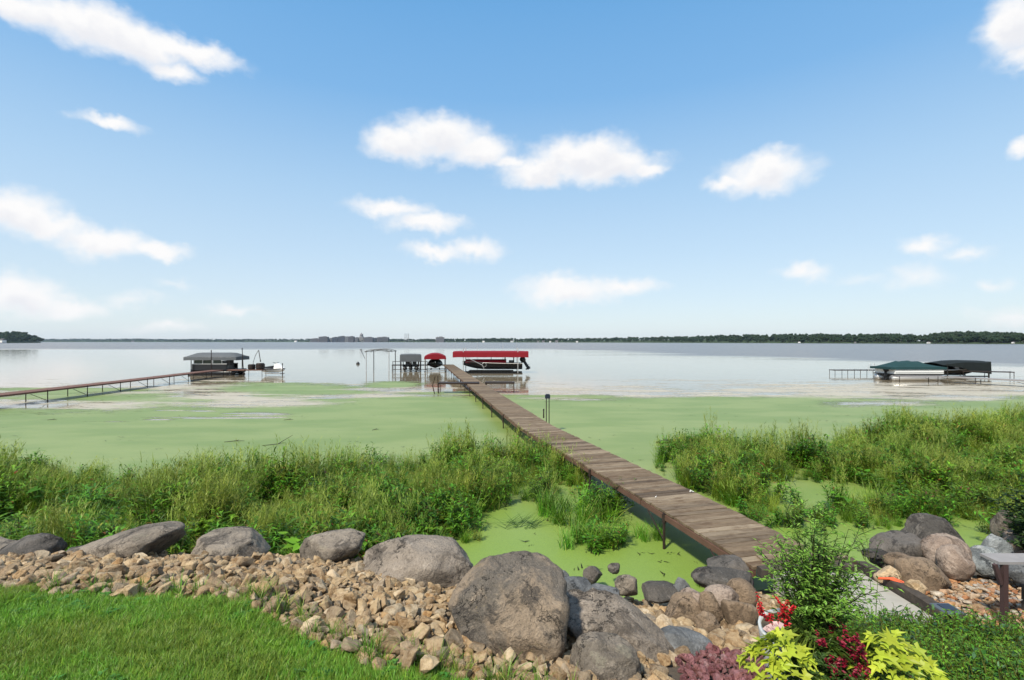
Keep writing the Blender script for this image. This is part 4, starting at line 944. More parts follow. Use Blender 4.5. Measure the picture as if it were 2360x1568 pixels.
# left boardwalk and what lies at its end
lw = [(-28.0, 14.0), (-28.2, 26.5), (-28.9, 36), (-30.0, 45), (-30.2, 49.6)]
simple_pier('left_boardwalk', 'long red-brown boardwalk on thin legs reaching in from the left edge', lw, .66, 1.2, 2.9, M_BOARDWALK)
simple_pier('end_pier', 'narrow dark pier continuing right from the end of the left boardwalk', [(-29.4, 50.2), (-25.9, 50.6)], .66, 1.0, 1.7, M_BOARDWALK, brace=False)
Yb = 52.6; c = U(503, 0, Yb)
t = lift('boat lift with the low grey canopy at the end of the left boardwalk', (c.x - .1, Yb, 0), .04, 5.45, 2.8, 1.98, .45, .36, M_GREYCAN, .9, postz=2.0)
bt = thing('pontoon_boat', 'black pontoon boat with pale window panels under the low grey canopy', 'boat', (c.x + .1, Yb, 0), .03)
for y in (-.85, .85): m_ = MB(); m_.tube([(-2.4, y, .25), (1.9, y, .25), (2.4, y, .4)], [.3, .3, .06], 10); m_.build('pontoon', M_BLACK, bt, True)
m_ = MB(); m_.box((0, 0, .6), (4.7, 2.3, .1)); m_.build('deck', M_BLACK, bt)
m_ = MB(); m_.box((-.4, -1.12, .93), (3.6, .06, .55)); m_.box((-.4, 1.12, .93), (3.6, .06, .55)); m_.build('fence_panel', M_BLACK, bt)
m_ = MB(); m_.box((-.4, -1.13, 1.235), (3.7, .09, .05)); m_.box((-.4, 1.13, 1.235), (3.7, .09, .05)); m_.build('rub_rail', M_WHITE, bt)
for xx in (-2.0, -1.1, -.1, .9):
    m_ = MB(); m_.box((xx, -1.1, 1.58), (.06, .06, .64)); m_.build('window_post', M_ALU, bt)
for xx in (-1.55, -.6, .4): m_ = MB(); m_.box((xx, -1.1, 1.56), (.82, .02, .56)); m_.build('window', M_GLASS, bt)
m_ = MB(); m_.box((1.75, -1.05, 1.5), (.75, .03, .85)); m_.build('side_curtain', M_DARK, bt)
for xx in (-1.7, .8): m_ = MB(); m_.box((xx, .2, .9), (.7, 1.6, .5)); m_.box((xx - .3, .2, 1.3), (.14, 1.6, .5)); m_.build('seat', M_BLACK, bt)
outboard(bt, -2.45, 0, .75, .9, -.1)
for px, y0_, y1_, dy_, lab in ((487, 808, 880, 0, 'tall thin pole standing in front of the low grey canopy'), (560, 803, 872, 0, 'tall leaning pole at the right end of the low grey canopy'), (651, 838, 856, 0, 'short dark post in the water right of the jet ski')):
    Yp = 50.0 if px == 487 else 51.5; a = U(px + (2 if px == 560 else 0), 868, Yp); b_ = U(px - (2 if px == 560 else 0), y0_, Yp); t = thing('mooring_pole', lab, 'pole', (a.x, Yp, 0)); m_ = MB(); m_.tube([(0, 0, -.4), (b_.x - a.x, 0, b_.z)], [.05, .035], 7); m_.build('shaft', M_PIPE, t)
    m_ = MB(); m_.tube([(b_.x - a.x, 0, b_.z - .12), (b_.x - a.x, 0, b_.z + .02)], .055, 7); m_.build('cap', M_DARK, t)
a = U(588, 0, 50.6); t = thing('davit', 'thin arched davit pole on the pier end by the barrels', 'davit', (a.x, 50.7, .66)); m_ = MB(); m_.tube([(-.3, 0, 0), (-.25, 0, .8), (0, 0, 1.55), (.3, 0, 2.05)], .022, 6); m_.build('arm', M_PIPE, t); m_ = MB(); m_.tube([(.32, 0, 2.05), (.5, 0, .95)], .035, 6); m_.blob((.5, 0, .92), (.07, .07, .1), 2, 1); m_.build('hook_line', M_PIPE, t)
for px, s_, lab in ((580, .36, 'smaller dark barrel on the pier end, left of the larger one'), (600, .44, 'larger dark barrel on the pier end beside the davit')):
    a = U(px, 0, 50.5); t = thing('barrel', lab, 'barrel', (a.x, 50.5, .71)); m_ = MB(); m_.tube([(0, 0, 0), (0, 0, s_ * .35), (0, 0, s_ * 1.15), (0, 0, s_ * 1.5)], [s_ * .82, s_ * .98, s_ * .98, s_ * .8], 14); m_.build('drum', M_PIPE, t)
    for q in (.3, 1.15): m_ = MB(); m_.tube([(0, 0, s_ * q), (0, 0, s_ * q + .05)], [s_ * 1.02] * 2, 14); m_.build('hoop', M_DARK, t)
a = U(633, 0, 52); t = thing('jet_ski', 'white and black jet ski on a small lift at the pier tip', 'jet ski', (a.x, 52, .0), -.25)
hull(t, 2.6, 1.05, .30, .66, M_WHITE, M_BLACK, .1); m_ = MB(); m_.loft([[Vector((x, y, z)) for y, z in ((-.24, .68), (-.2, h), (.2, h), (.24, .68))] for x, h in ((-1.1, .9), (-.3, 1.0), (.1, 1.05), (.9, .8))]); m_.build('seat', M_BLACK, t)
m_ = MB(); m_.loft([[Vector((x, y, z)) for y, z in ((-.3, .68), (-.16, h), (.16, h), (.3, .68))] for x, h in ((.1, 1.2), (.45, 1.3), (1.15, .8))]); m_.build('cowl', M_WHITE, t)
m_ = MB(); m_.tube([(.15, -.42, 1.38), (.25, 0, 1.3), (.15, .42, 1.38)], .03, 6); m_.build('handlebar', M_BLACK, t)
m_ = MB(); m_.bar((-1, 0, .2), (1, 0, .2), .7, .08); m_.build('cradle', M_ALU, t)
# right-hand group
simple_pier('right_pier', 'thin dark pier left of the teal-covered boat', [(U(1917, 0, 53).x, 53), (U(2035, 0, 53).x, 53)], .50, .9, 1.25, M_PIPE, brace=False, th=.08)
simple_pier('right_pier', 'long pale-topped pier passing in front of the right-hand boats', [(U(2062, 0, 43.2).x, 43.2), (U(2180, 0, 43.0).x, 43.0), (U(2372, 0, 38.4).x, 38.2), (50, 34)], .50, 1.0, 3.1, M_GREYPLANK, th=.1)
simple_pier('right_pier', 'short dark pier behind, right of the black-covered lift', [(U(2215, 0, 48.2).x, 48.2), (U(2334, 0, 46.5).x, 46.5)], .68, .8, 1.8, M_PIPE, brace=False, th=.08)
a = U(2013, 0, 47.6); t = thing('ladder_hoop', 'pair of thin hooped ladder rails on the pier left of the teal boat', 'ladder', (a.x, 47.7, .5))
for dx_ in (-.28, .12): m_ = MB(); m_.tube([(dx_ + .25 * math.cos(q) * .5, 0, .25 + .72 * math.sin(q)) for q in np.linspace(-.3, PI + .3, 12)], .018, 5); m_.build('rail', M_ALU, t)
Yb = 45.8; a = U(2092, 0, Yb); bt = thing('pontoon_boat', 'white pontoon boat under a teal tented cover at the right', 'boat', (a.x, Yb, 0), .06)
for y in (-.9, .9): m_ = MB(); m_.tube([(-2.4, y, .22), (2.1, y, .22), (2.7, y, .38)], [.3, .3, .08], 10); m_.build('pontoon', M_ALU, bt, True)
m_ = MB(); m_.box((.1, 0, .58), (5.0, 2.35, .1)); m_.build('deck', M_DARK, bt)
m_ = MB(); m_.box((.1, -1.14, .88), (4.7, .05, .5)); m_.box((.1, 1.14, .88), (4.7, .05, .5)); m_.box((-2.25, 0, .88), (.05, 2.25, .5)); m_.build('fence_panel', M_WHITE, bt)
m_ = MB(); m_.box((.1, -1.17, .74), (4.7, .03, .03)); m_.box((.1, -1.17, .98), (4.7, .03, .03)); m_.build('trim_stripe', M_DARK, bt)
m_ = MB(); tent = [(-2.75, .0), (-2.2, .18), (-1.2, .52), (-.95, .47), (.05, .55), (.3, .46), (1.0, .48), (1.25, .34), (2.1, .15), (2.75, .0)]
m_.loft([[Vector((x, -1.22, .98 + .06)), Vector((x, -1.18, 1.25)), Vector((x, -.6, 1.26 + h * .7)), Vector((x, 0, 1.28 + h)), Vector((x, .6, 1.26 + h * .7)), Vector((x, 1.18, 1.25)), Vector((x, 1.22, 1.04))] for x, h in tent], False, True); m_.build('boat_cover', M_TEAL, bt)
outboard(bt, -2.3, -.3, .80, 1.05, .1)
Yb = 50.0; a = U(2200, 0, Yb)
t = thing('boat_lift', 'boat lift with the black sloping canopy right of the teal boat', 'boat lift', (a.x, Yb, 0), 0); m_ = MB(); hL = 2.45
st = [(-hL, 1.42, .18), (-hL * .3, 1.66, .62), (.2, 1.70, .95), (hL, 1.64, 1.3)]
m_.loft([[Vector((x, -1.4, z - d)), Vector((x, -1.35, z - .16)), Vector((x, -.7, z - .02)), Vector((x, 0, z + .02)), Vector((x, .7, z - .02)), Vector((x, 1.35, z - .16)), Vector((x, 1.4, z - d))] for x, z, d in st], False, False); solidify(m_.build('canopy', M_BLKCAN, t), .02)
m_ = MB(); m_.box((hL - .02, 0, 1.0), (.03, 2.7, 1.2)); m_.build('end_curtain', M_GRNCAN, t)
for sx in (-1.9, 2.3):
    for sy in (-1.3, 1.3): m_ = MB(); m_.tube([(sx, sy, -.4), (sx, sy, 1.4)], .045, 7); m_.build('post', M_DARK, t)
for sy in (-1.3, 1.3): m_ = MB(); m_.bar((-2.3, sy, .12), (2.3, sy, .12), .1, .12); m_.build('side_beam', M_DARK, t)
bt = thing('motorboat', 'dark motorboat with white trim under the black canopy', 'boat', (a.x, Yb, 0), 0); hull(bt, 4.4, 1.9, .2, .72, M_BLACK, M_WHITE)
m_ = MB(); m_.loft([[Vector((x, y, z)) for y, z in ((-.7, .72), (-.6, 1.08), (.6, 1.08), (.7, .72))] for x in (.5, .56)]); m_.build('windshield', M_GLASS, bt)
for xx in (.1, .9): m_ = MB(); m_.box((xx, -.35, .85), (.35, .4, .2)); m_.box((xx - .15, -.35, 1.02), (.08, .4, .3)); m_.build('seat', M_WHITE, bt)
outboard(bt, -2.3, 0, .7, .8, .3)

# ------------------------------------------------------------------ marsh plants
def hv(r): return Vector((math.cos(r), math.sin(r), 0))
GREENS = {'mid': (.105, .212, .014), 'deep': (.040, .112, .011), 'bright': (.108, .262, .016), 'olive': (.168, .248, .016), 'straw': (.34, .40, .08), 'brown': (.13, .065, .025), 'rust': (.22, .09, .02), 'yellow': (.22, .20, .03), 'blue': (.06, .135, .05)}
def cmix(a, b, t): return tuple(x + (y - x) * t for x, y in zip(a, b))
def jit(c, r, k=.25): f = r.uniform(1 - k, 1 + k); return tuple(x * f for x in c)
def p_panicle(seed, tall=1.0):
    r = random.Random(seed); m = MB()
    for _ in range(46):
        m.col = jit(r.choice([GREENS['mid'], GREENS['olive'], GREENS['bright']]), r); a = r.uniform(0, 6.28); q = hv(r.uniform(0, 6.28)) * r.uniform(0, .16)
        m.blade(q, a, r.uniform(.3, .62) * tall, r.uniform(.010, .017), r.uniform(.05, .5), r.uniform(.4, 1.5), 4, jit(cmix(m.col, GREENS['straw'], r.uniform(0, .4)), r))
    for _ in range(15):
        q = hv(r.uniform(0, 6.28)) * r.uniform(0, .14); a = r.uniform(0, 6.28); L = r.uniform(.55, .9) * tall; ln = r.uniform(.0, .28); top = q + (hv(a) * math.sin(ln) + Vector((0, 0, math.cos(ln)))) * L
        m.col = jit(GREENS['olive'], r); m.blade(q, a, L, .006, ln, .15, 2)
        for k in range(13):
            t = r.uniform(.58, 1.0); p = q.lerp(top, t); m.col = jit(cmix(GREENS['olive'], GREENS['straw'], r.uniform(.2, .9)), r)
            m.blade(p, r.uniform(0, 6.28), r.uniform(.07, .15) * (1.35 - t * .6), r.uniform(.004, .008), r.uniform(.3, .9), r.uniform(.4, 1.4), 2)
    return m
def p_weed(seed, h=.65, cols=('mid', 'bright', 'deep'), lw=.026, ll=.13, ns=9, red=.04):
    r = random.Random(seed); m = MB()
    for _ in range(ns):
        q = hv(r.uniform(0, 6.28)) * r.uniform(0, .15); a = r.uniform(0, 6.28); L = h * r.uniform(.6, 1.15); ln = r.uniform(.05, .5); d = hv(a) * math.sin(ln) + Vector((0, 0, math.cos(ln)))
        m.col = jit(cmix(GREENS['mid'], GREENS['brown'], .6), r); m.tube([q, q + d * L], [.005, .002], 3, False)
        for k in range(12):
            t = .15 + .85 * k / 11; b = r.uniform(0, 6.28); dd = (hv(b) * r.uniform(.6, 1) + Vector((0, 0, r.uniform(.0, .9)))).normalized()
            m.col = jit(GREENS[r.choice(cols)], r, .35) if r.random() > red else jit(GREENS[r.choice(('rust', 'yellow', 'brown'))], r)
            m.leaf(q + d * L * t, dd, Vector((0, 0, 1)), ll * r.uniform(.6, 1.15), lw * r.uniform(.7, 1.2), r.uniform(.1, .5), True)
    return m
def p_tussock(seed, h=.6, n=60, col='bright', wd=.014, spread=.14, stiff=0.0):
    r = random.Random(seed); m = MB()
    for _ in range(n):
        m.col = jit(GREENS[col], r, .35); a = r.uniform(0, 6.28)
        if r.random() < .08: m.col = jit(GREENS['straw'], r)
        m.blade(hv(r.uniform(0, 6.28)) * r.uniform(0, spread), a, h * r.uniform(.55, 1.2), wd * r.uniform(.6, 1.2), r.uniform(.03, .45) * (1 - stiff * .7), r.uniform(.3, 1.8) * (1 - stiff), 4, cmix(m.col, GREENS['straw'], r.uniform(0, .22)))
    return m
def p_mound(seed):
    r = random.Random(seed); m = MB()
    for _ in range(250):
        a = r.uniform(0, 6.28); m.col = jit(cmix(GREENS['mid'], GREENS['olive'], r.random()), r, .3)
        m.blade(hv(r.uniform(0, 6.28)) * r.uniform(0, .20), a, r.uniform(.3, .72), r.uniform(.005, .009), r.uniform(.0, .75), r.uniform(.3, 1.4), 3, cmix(m.col, GREENS['straw'], r.uniform(.1, .6)))
    return m
def p_broad(seed):
    r = random.Random(seed); m = MB()
    for _ in range(8):
        a = r.uniform(0, 6.28); q = hv(r.uniform(0, 6.28)) * .06; L = r.uniform(.3, .6); ln = r.uniform(.1, .55); d = hv(a) * math.sin(ln) + Vector((0, 0, math.cos(ln))); tip = q + d * L
        m.col = jit(GREENS['bright'], r, .2); m.tube([q, tip], [.008, .004], 3, False)
        dl = (hv(a) * r.uniform(.5, 1) + Vector((0, 0, r.uniform(-.4, .5)))).normalized(); s = hv(a + PI / 2); S = r.uniform(.10, .17)
        m.add([tip - dl * S * .25 + s * S * .3, tip + s * S * .45 + dl * S * .2, tip + dl * S * 1.05, tip - s * S * .45 + dl * S * .2, tip - dl * S * .25 - s * S * .3, tip - Vector((0, 0, .02))], [(5, 0, 1), (5, 1, 2), (5, 2, 3), (5, 3, 4)])
    return m
def p_dry(seed):
    r = random.Random(seed); m = MB()
    for _ in range(34):
        m.col = jit(GREENS[r.choice(('brown', 'rust', 'straw', 'brown', 'yellow'))], r, .3)
        m.blade(hv(r.uniform(0, 6.28)) * r.uniform(0, .2), r.uniform(0, 6.28), r.uniform(.25, .7), r.uniform(.008, .016), r.uniform(.1, .9), r.uniform(.2, 2.2), 4)
    return m
protoM = []
for k in range(4): protoM.append(p_panicle(k))
for k in range(4): protoM.append(p_weed(10 + k, .66, ('mid', 'bright', 'bright', 'deep'), .034, .15, 11))
for k in range(3): protoM.append(p_tussock(20 + k))
for k in range(3): protoM.append(p_mound(30 + k))
for k in range(2): protoM.append(p_broad(40 + k))
for k in range(2): protoM.append(p_dry(50 + k))
for k in range(2): protoM.append(p_tussock(60 + k, 1.0, 12, 'deep', .024, .1, .8))
for k in range(2): protoM.append(p_weed(70 + k, .6, ('olive', 'yellow', 'mid'), .02, .11, 9, .15))
protoM = [m.build('marsh_plant', M_LEAF, None, False, True, False) for m in protoM]
KIND = {'pan': (0, 4), 'weed': (4, 8), 'tus': (8, 11), 'mound': (11, 14), 'broad': (14, 16), 'dry': (16, 18), 'cat': (18, 20), 'oliv': (20, 22)}
def topline(pts, h): return [tuple(U(a, b, F * (H - h) / (b - HY)).xy) for a, b in pts]
def baseline(pts, z=0): return [tuple(G(a, b, z).xy) for a, b in pts]
left_poly = topline([(-700,1030),(-300,1036),(0,1043),(130,1040),(250,1058),(330,1066),(420,1048),(540,1035),(650,1052),(720,1066),(760,1042),(800,1022),(900,1028),(1000,1020),(1150,1006),(1240,998),(1283,1006)], .68) + \
   baseline([(1342,1108),(1345,1135),(1290,1150),(1200,1162),(1095,1185),(1078,1232)]) + [(-.9, 8.1), (-1.5, 7.3), (-6, 7.0), (-16, 7.0)]
right_poly = topline([(1552,995),(1575,975),(1640,975),(1760,1000),(1860,1012),(1920,995),(2010,970),(2110,960),(2200,955),(2260,940),(2330,938),(2700,945),(3300,960)], .68) + \
   [(20, 9), (11, 7.6), (7.9, 7.7)] + baseline([(2300,1225),(2240,1190),(2068,1212),(1900,1226),(1765,1222),(1700,1180),(1620,1138),(1562,1112),(1535,1092),(1500,1080),(1545,1050)])
pool = baseline([(1735,1122),(1800,1104),(1950,1116),(2050,1140),(2090,1158),(2010,1176),(1880,1166),(1770,1150)])
def marsh(name, label, poly, hole, dens, hscale=1.0):
    px_, py_ = zip(*poly); A0, A1, B0, B1 = min(px_), max(px_), min(py_), max(py_)
    n = int((A1 - A0) * (B1 - B0) * dens); X = rng.uniform(A0, A1, n); Y = rng.uniform(B0, B1, n)
    jx = X + rng.normal(0, .12, n); jy = Y + rng.normal(0, .12, n)
    k = in_poly(jx, jy, poly) & (np.abs(X) < Y * 1.35 + 1)
    if hole: k &= ~in_poly(jx, jy, hole)
    gap = fbm(X * 1.5, Y * 1.5, 91, 2); k &= (gap > .37) | (rng.random(n) < .3)
    X, Y = X[k], Y[k]; n = len(X)
    m1 = fbm(X * .9, Y * 1.1, 31, 3); m2 = fbm(X * .5, Y * .5, 41, 3); m3 = fbm(X * .8, Y * .8, 51, 2); u = rng.random(n)
    near = np.clip((11.0 - Y) / 2.6, 0, 1); kinds = []
    for i in range(n):
        if m3[i] > .68 and u[i] < .4: k_ = 'dry' if u[i] < .3 else 'oliv'
        elif near[i] > .3 and u[i] < .62 * near[i]: k_ = 'tus' if m2[i] > .5 else ('weed' if u[i] < .5 else 'broad')
        elif u[i] > .985: k_ = 'dry'
        elif u[i] > .94: k_ = 'broad'
        elif u[i] > .915: k_ = 'cat'
        elif m2[i] > .55: k_ = 'pan' if u[i] < .40 else ('weed' if u[i] < .85 else 'tus')
        elif m2[i] > .48: k_ = 'mound' if u[i] < .55 else ('weed' if u[i] < .85 else 'oliv')
        elif m2[i] > .42: k_ = 'weed' if u[i] < .75 else 'pan'
        else: k_ = 'oliv' if u[i] < .30 else ('weed' if u[i] < .62 else 'pan')
        kinds.append(RD.randrange(*KIND[k_]))
    hs_ = hscale * (.32 + 1.85 * np.clip(m1 - .25, 0, .5)) * rng.uniform(.8, 1.2, n) * (1 - .12 * near)
    kk = np.array(kinds); hs_ = np.where(kk < 4, hs_ * 1.2, hs_); hs_ = np.where(kk >= 18, hs_ * .8, hs_)
    P = np.stack([X, Y, np.maximum(gz(np.clip(X, -14, 14), Y), -.02)], -1)
    sc = np.stack([hs_ * rng.uniform(1.0, 1.3, n), hs_ * rng.uniform(1.0, 1.3, n), hs_], -1)
    o = scatter(name, P, np.stack([rng.normal(0, .12, n), rng.normal(0, .12, n), rng.uniform(0, 6.28, n)], -1), sc, kk, protoM)
    return tag(o, label, 'marsh plants', kind='stuff')
marsh('marsh_plants', 'broad bed of tangled marsh grass and weeds behind the left boulders', left_poly, None, 34)
marsh('marsh_plants', 'mounded bed of marsh grass and weeds right of the dock', right_poly, pool, 29)
# a shallow mat of low growth under the beds so water does not shine through everywhere
def tuft(lab, px, py, mk, s, n=1, rad=.1):
    q = G(px, py, 0); t = thing('grass_tuft', lab, 'grass tuft', (q.x, q.y, 0), 0, None)
    for i in range(n):
        o = to_obj('blades', protoM[RD.randrange(*KIND[mk])].data, t); o.location = (RD.uniform(-rad, rad) * 1.6, RD.uniform(-rad, rad), -.01); o.rotation_euler = (RD.gauss(0, .15), RD.gauss(0, .15), RD.uniform(0, 6.28)); o.scale = (s * RD.uniform(.9, 1.3),) * 2 + (s * RD.uniform(.7, 1.1),)
tuft('largest green tuft standing in the duckweed left of the dock', 1325, 1195, 'tus', 1.15, 14, .42)
tuft('leafy weeds leaning into the water nearest the dock leg', 1385, 1185, 'weed', .95, 9, .28)
tuft('long tuft of grass in the duckweed in front of the largest tuft', 1345, 1250, 'tus', .85, 10, .30)
tuft('sparse weedy tuft right of the front grass tuft', 1415, 1258, 'weed', .65, 8, .28)
tuft('spiky dark tuft between the two legs of the dock', 1443, 1240, 'tus', .6, 3, .1)
tuft('small tuft of grass close under the dock edge', 1500, 1245, 'tus', .65, 4, .12)
tuft('low brown-green tuft at the left rim of the near pool', 1115, 1245, 'oliv', .4, 3, .12)
tuft('tiny tuft of grass between the rocks by the pointed rock', 1612, 1352, 'tus', .28, 3, .08)
# flattened dark reeds lying on the duckweed
q = G(1200, 1215, 0); m = MB(); r = random.Random(4)
for _ in range(46):
    m.col = jit(GREENS['deep'], r, .4); p = Vector((r.uniform(-.35, .3), r.uniform(-.18, .22), .012)); a = r.choice([.5, .75, .3, 2.6]) + r.gauss(0, .25)
    m.blade(p, a, r.uniform(.25, .6), .012, 1.25 + r.uniform(-.25, .2), r.uniform(.1, .4), 3)
o = m.build('flattened_reeds', M_LEAF, None, False, True); o.location = q; tag(o, 'dark flattened reeds lying on the near pool of duckweed', 'reeds')
for px, py, L, a, lab in ((120,968,.6,.3,'short dark twig floating at the far left of the duckweed'),(540,1018,1.1,.25,'dark stick floating near the marsh edge on the left'),(640,1025,1.6,.35,'long reed stem slanting above the left marsh edge'),(665,968,.7,.2,'dark twig floating beside the open streaks of water'),(865,991,.45,.6,'small dark clump floating in mid duckweed left of the dock'),(2060,950,.9,.1,'dark twigs floating before the right marsh'),(1660,1275,.3,1.2,'thin twig floating beside the last dock leg'),(1845,1200,.6,2.6,'bent stem lying in the pool behind the shrub'),(2165,1140,1.6,2.7,'long bare stems lying across the right pool')):
    q = G(px, py, .01); L *= .6; m = MB(); m.tube([(-L / 2 * math.cos(a), -L / 2 * math.sin(a), 0), (0, .03, .02), (L / 2 * math.cos(a), L / 2 * math.sin(a), .012 if px != 640 else .3)], [.008, .013, .005], 5); m.tube([(0, .03, .02), (L * .2, L * .12, .05)], [.01, .005], 4)
    o = m.build('floating_twig', M_DRIFT); o.location = q; tag(o, lab, 'twig')
q = G(1535, 1022, 0); m = MB(); m.tube([(-.35, 0, .03), (0, .03, .08), (.5, .1, .06), (.9, .15, .1)], [.03, .07, .08, .05], 7); o = m.build('driftwood_log', M_DRIFT, None, True); o.location = q; tag(o, 'dark log poking out of the left tip of the right marsh', 'log')

db = []
for k in range(4):
    r = random.Random(k); m = MB()
    for _ in range(3):
        m.col = jit(r.choice([(.05, .06, .02), (.03, .025, .015), (.10, .12, .03)]), r); m.blade(Vector((r.gauss(0, .03), r.gauss(0, .03), .006)), r.uniform(0, 6.28), r.uniform(.03, .12), r.uniform(.01, .025), 1.45, .05, 2)
    db.append(m.build('floating_debris', M_LEAF, None, False, True, False))
n = 900; Yd = 7 + 26 * rng.random(n) ** 1.3; Xd = rng.uniform(-1.1, 1.1, n) * Yd; k = fbm(Xd * .5, Yd * .9, 77, 3) > .5; Xd, Yd = Xd[k], Yd[k]; n = len(Xd)
o = scatter('floating_debris', np.stack([Xd, Yd, 0 * Xd + .004], -1), np.stack([0 * Xd, 0 * Xd, rng.uniform(0, 6.28, n)], -1), rng.uniform(.5, 1.6, n), rng.integers(0, 4, n), db)
tag(o, 'tiny dark bits of leaf and twig specking the duckweed', 'debris', kind='stuff')

# ------------------------------------------------------------------ lawn
def p_lawn(seed, cols, n=34, h=.06):
    r = random.Random(seed); m = MB()
    for _ in range(n):
        m.col = jit(r.choice(cols), r, .3); m.blade(Vector((r.uniform(-.035, .035), r.uniform(-.035, .035), -.004)), r.uniform(0, 6.28), h * r.uniform(.5, 1.25), r.uniform(.0028, .005), r.uniform(.1, .75), r.uniform(.2, 1.3), 3, jit(cmix(m.col, (.20, .33, .05), .4), r, .2))
    return m
def p_clover(seed):
    r = random.Random(seed); m = MB()
    for _ in range(7):
        p = Vector((r.uniform(-.03, .03), r.uniform(-.03, .03), r.uniform(.02, .045)))
        for k in range(3): m.col = jit((.07, .21, .03), r, .2); m.leaf(p, hv(k * 2.09 + r.random()) + Vector((0, 0, .2)), Vector((0, 0, 1)), .022, .017)
    return m
lg = [p_lawn(k, [(.14,.33,.018), (.18,.37,.024), (.09,.24,.012)]) for k in range(5)] + [p_lawn(10 + k, [(.18,.28,.025), (.22,.27,.035), (.13,.25,.02)], 30, .055) for k in range(4)] + [p_clover(k) for k in range(2)] + [p_lawn(30, [(.25,.22,.10), (.12,.12,.03)], 16, .07)]
lg = [m.build('lawn_grass', M_GRASS, None, False, True, False) for m in lg]
n = 21000; Yl = rng.uniform(2.1, 3.75, n); Xl = rng.uniform(-4.7, 1.2, n)
k = (Yl < lawn_edge(Xl) + rng.normal(0, .035, n) - .02) & (np.abs(Xl) < Yl * 1.2); Xl, Yl = Xl[k], Yl[k]; n = len(Xl)
pn_ = fbm(Xl * 1.6, Yl * 2.2, 61, 3); u = rng.random(n); edge = np.clip((lawn_edge(Xl) - Yl) / .25, 0, 1)
ix = np.where((pn_ + (u - .5) * .25 > .52) | (u > .4 + .6 * edge), rng.integers(5, 9, n), rng.integers(0, 5, n)); u2 = rng.random(n); ix = np.where((u2 < .035) & (pn_ < .5), rng.integers(9, 11, n), ix); ix = np.where(u2 > .985 - .05 * (1 - edge), 11, ix)
o = scatter('lawn', np.stack([Xl, Yl, gz(Xl, Yl)], -1), np.stack([rng.normal(0, .2, n), rng.normal(0, .2, n), rng.uniform(0, 6.28, n)], -1), rng.uniform(.75, 1.25, n) * (.85 + .4 * pn_), ix, lg)
tag(o, 'bright green lawn in the bottom left corner', 'lawn', kind='stuff')
# grass wisps creeping into the lowest stones
xs_ = rng.uniform(-3.6, .5, 130); ys_ = lawn_edge(xs_) + np.abs(rng.normal(0, .10, 130)); wl_ = [p_tussock(80 + k, .17, 14, 'mid', .005, .03).build('grass_wisp', M_GRASS, None, False, True, False) for k in range(3)]
o = scatter('grass_wisps', np.stack([xs_, ys_, gz(xs_, ys_) + .01], -1), np.stack([0 * xs_, 0 * xs_, rng.uniform(0, 6.28, 130)], -1), rng.uniform(.6, 1.2, 130), rng.integers(0, 3, 130), wl_)
tag(o, 'thin wisps of grass growing between the lowest tan stones', 'grass', kind='stuff')

# ------------------------------------------------------------------ path, edging, bench, light
def slab(name, corners, th, mat):
    m = MB(); n = len(corners); m.add([Vector(c) for c in corners] + [Vector(c) - Vector((0, 0, th)) for c in corners], [tuple(range(n))[::-1], tuple(n + i for i in range(n))] + [(i, (i + 1) % n, n + (i + 1) % n, n + i) for i in range(n)])
    o = m.build(name, mat)
    bm = bmesh.new(); bm.from_mesh(o.data); bmesh.ops.recalc_face_normals(bm, faces=bm.faces); bmesh.ops.bevel(bm, geom=list(bm.edges), offset=.012, segments=2, affect='EDGES'); bm.to_mesh(o.data); bm.free(); return o
o = slab('concrete_path', [(3.30, 6.12, .70), (4.40, 6.06, .70), (4.08, 3.6, .98), (2.9, 3.7, .98)], .25, M_CONC); tag(o, kind='structure')
def timber(lab, a, b, s=.12):
    m = MB(); a = Vector(a); b = Vector(b); d = (b - a).normalized(); rt = Vector((d.y, -d.x, 0)).normalized(); rings = []
    for i in range(9):
        p = a.lerp(b, i / 8); e = s / 2; c = s * .12; j = lambda: RD.uniform(-.006, .006)
        rings.append([p + rt * (x * e + j()) + Vector((0, 0, z * e + j())) for x, z in ((-1, -1), (-1, .75), (-.75, 1), (.75, 1), (1, .75), (1, -1))])
    m.loft(rings); return tag(m.build('edging_timber', M_TIMBER), lab, 'timber')
timber('long dark timber edging along the right side of the concrete path', (4.50, 6.22, .72), (4.13, 3.55, 1.04))
timber('short dark cross timber between the dock end and the concrete path', (3.2, 6.26, .62), (4.42, 6.30, .66))
for k, (dz, lab) in enumerate(((.0, 'lower loose board laid across the gap at the dock end'), (.0, 'upper loose board at the dock end beside the shrub'))):
    m = MB(); m.bar((3.35, 6.42 + k * .16, .665), (4.55, 6.40 + k * .17, .70 - .02 * k), .14, .035); tag(m.build('loose_board', M_PLANK), lab, 'board')
# bench: grey plank on a brown steel leg
t = thing('bench', 'grey plank bench on a brown steel leg at the right edge', 'bench', (4.56, 4.53, .9))
m = MB(); m.box((.74, .10, .622), (1.46, .19, .024)); m.build('seat', M_GREYPLANK, t)
for dx_ in (.07, 1.3):
    m = MB(); m.bar((dx_, .02, -.1), (dx_, .02, .609), .042, .042); l_ = m.build('leg', M_BROWNSTEEL, t)
    m = MB(); m.bar((dx_ - .03, .02, .42), (dx_ - .09, .02, .607), .03, .03); m.build('gusset', M_BROWNSTEEL, l_)
m = MB(); m.bar((.11, .02, .02), (1.26, .02, .02), .04, .04); m.build('stretcher', M_BROWNSTEEL, t)
t = thing('planter_box', 'black timber planter box below the bench at the right edge', 'planter', (5.62, 4.66, .80))
for k in range(2):
    m = MB(); m.box((0, 0, .1 + .165 * k), (.9, .5, .155)); m.build('board', M_TIMBER, t)
m = MB(); m.box((0, 0, .34), (.8, .4, .03)); m.build('soil', mg, t)
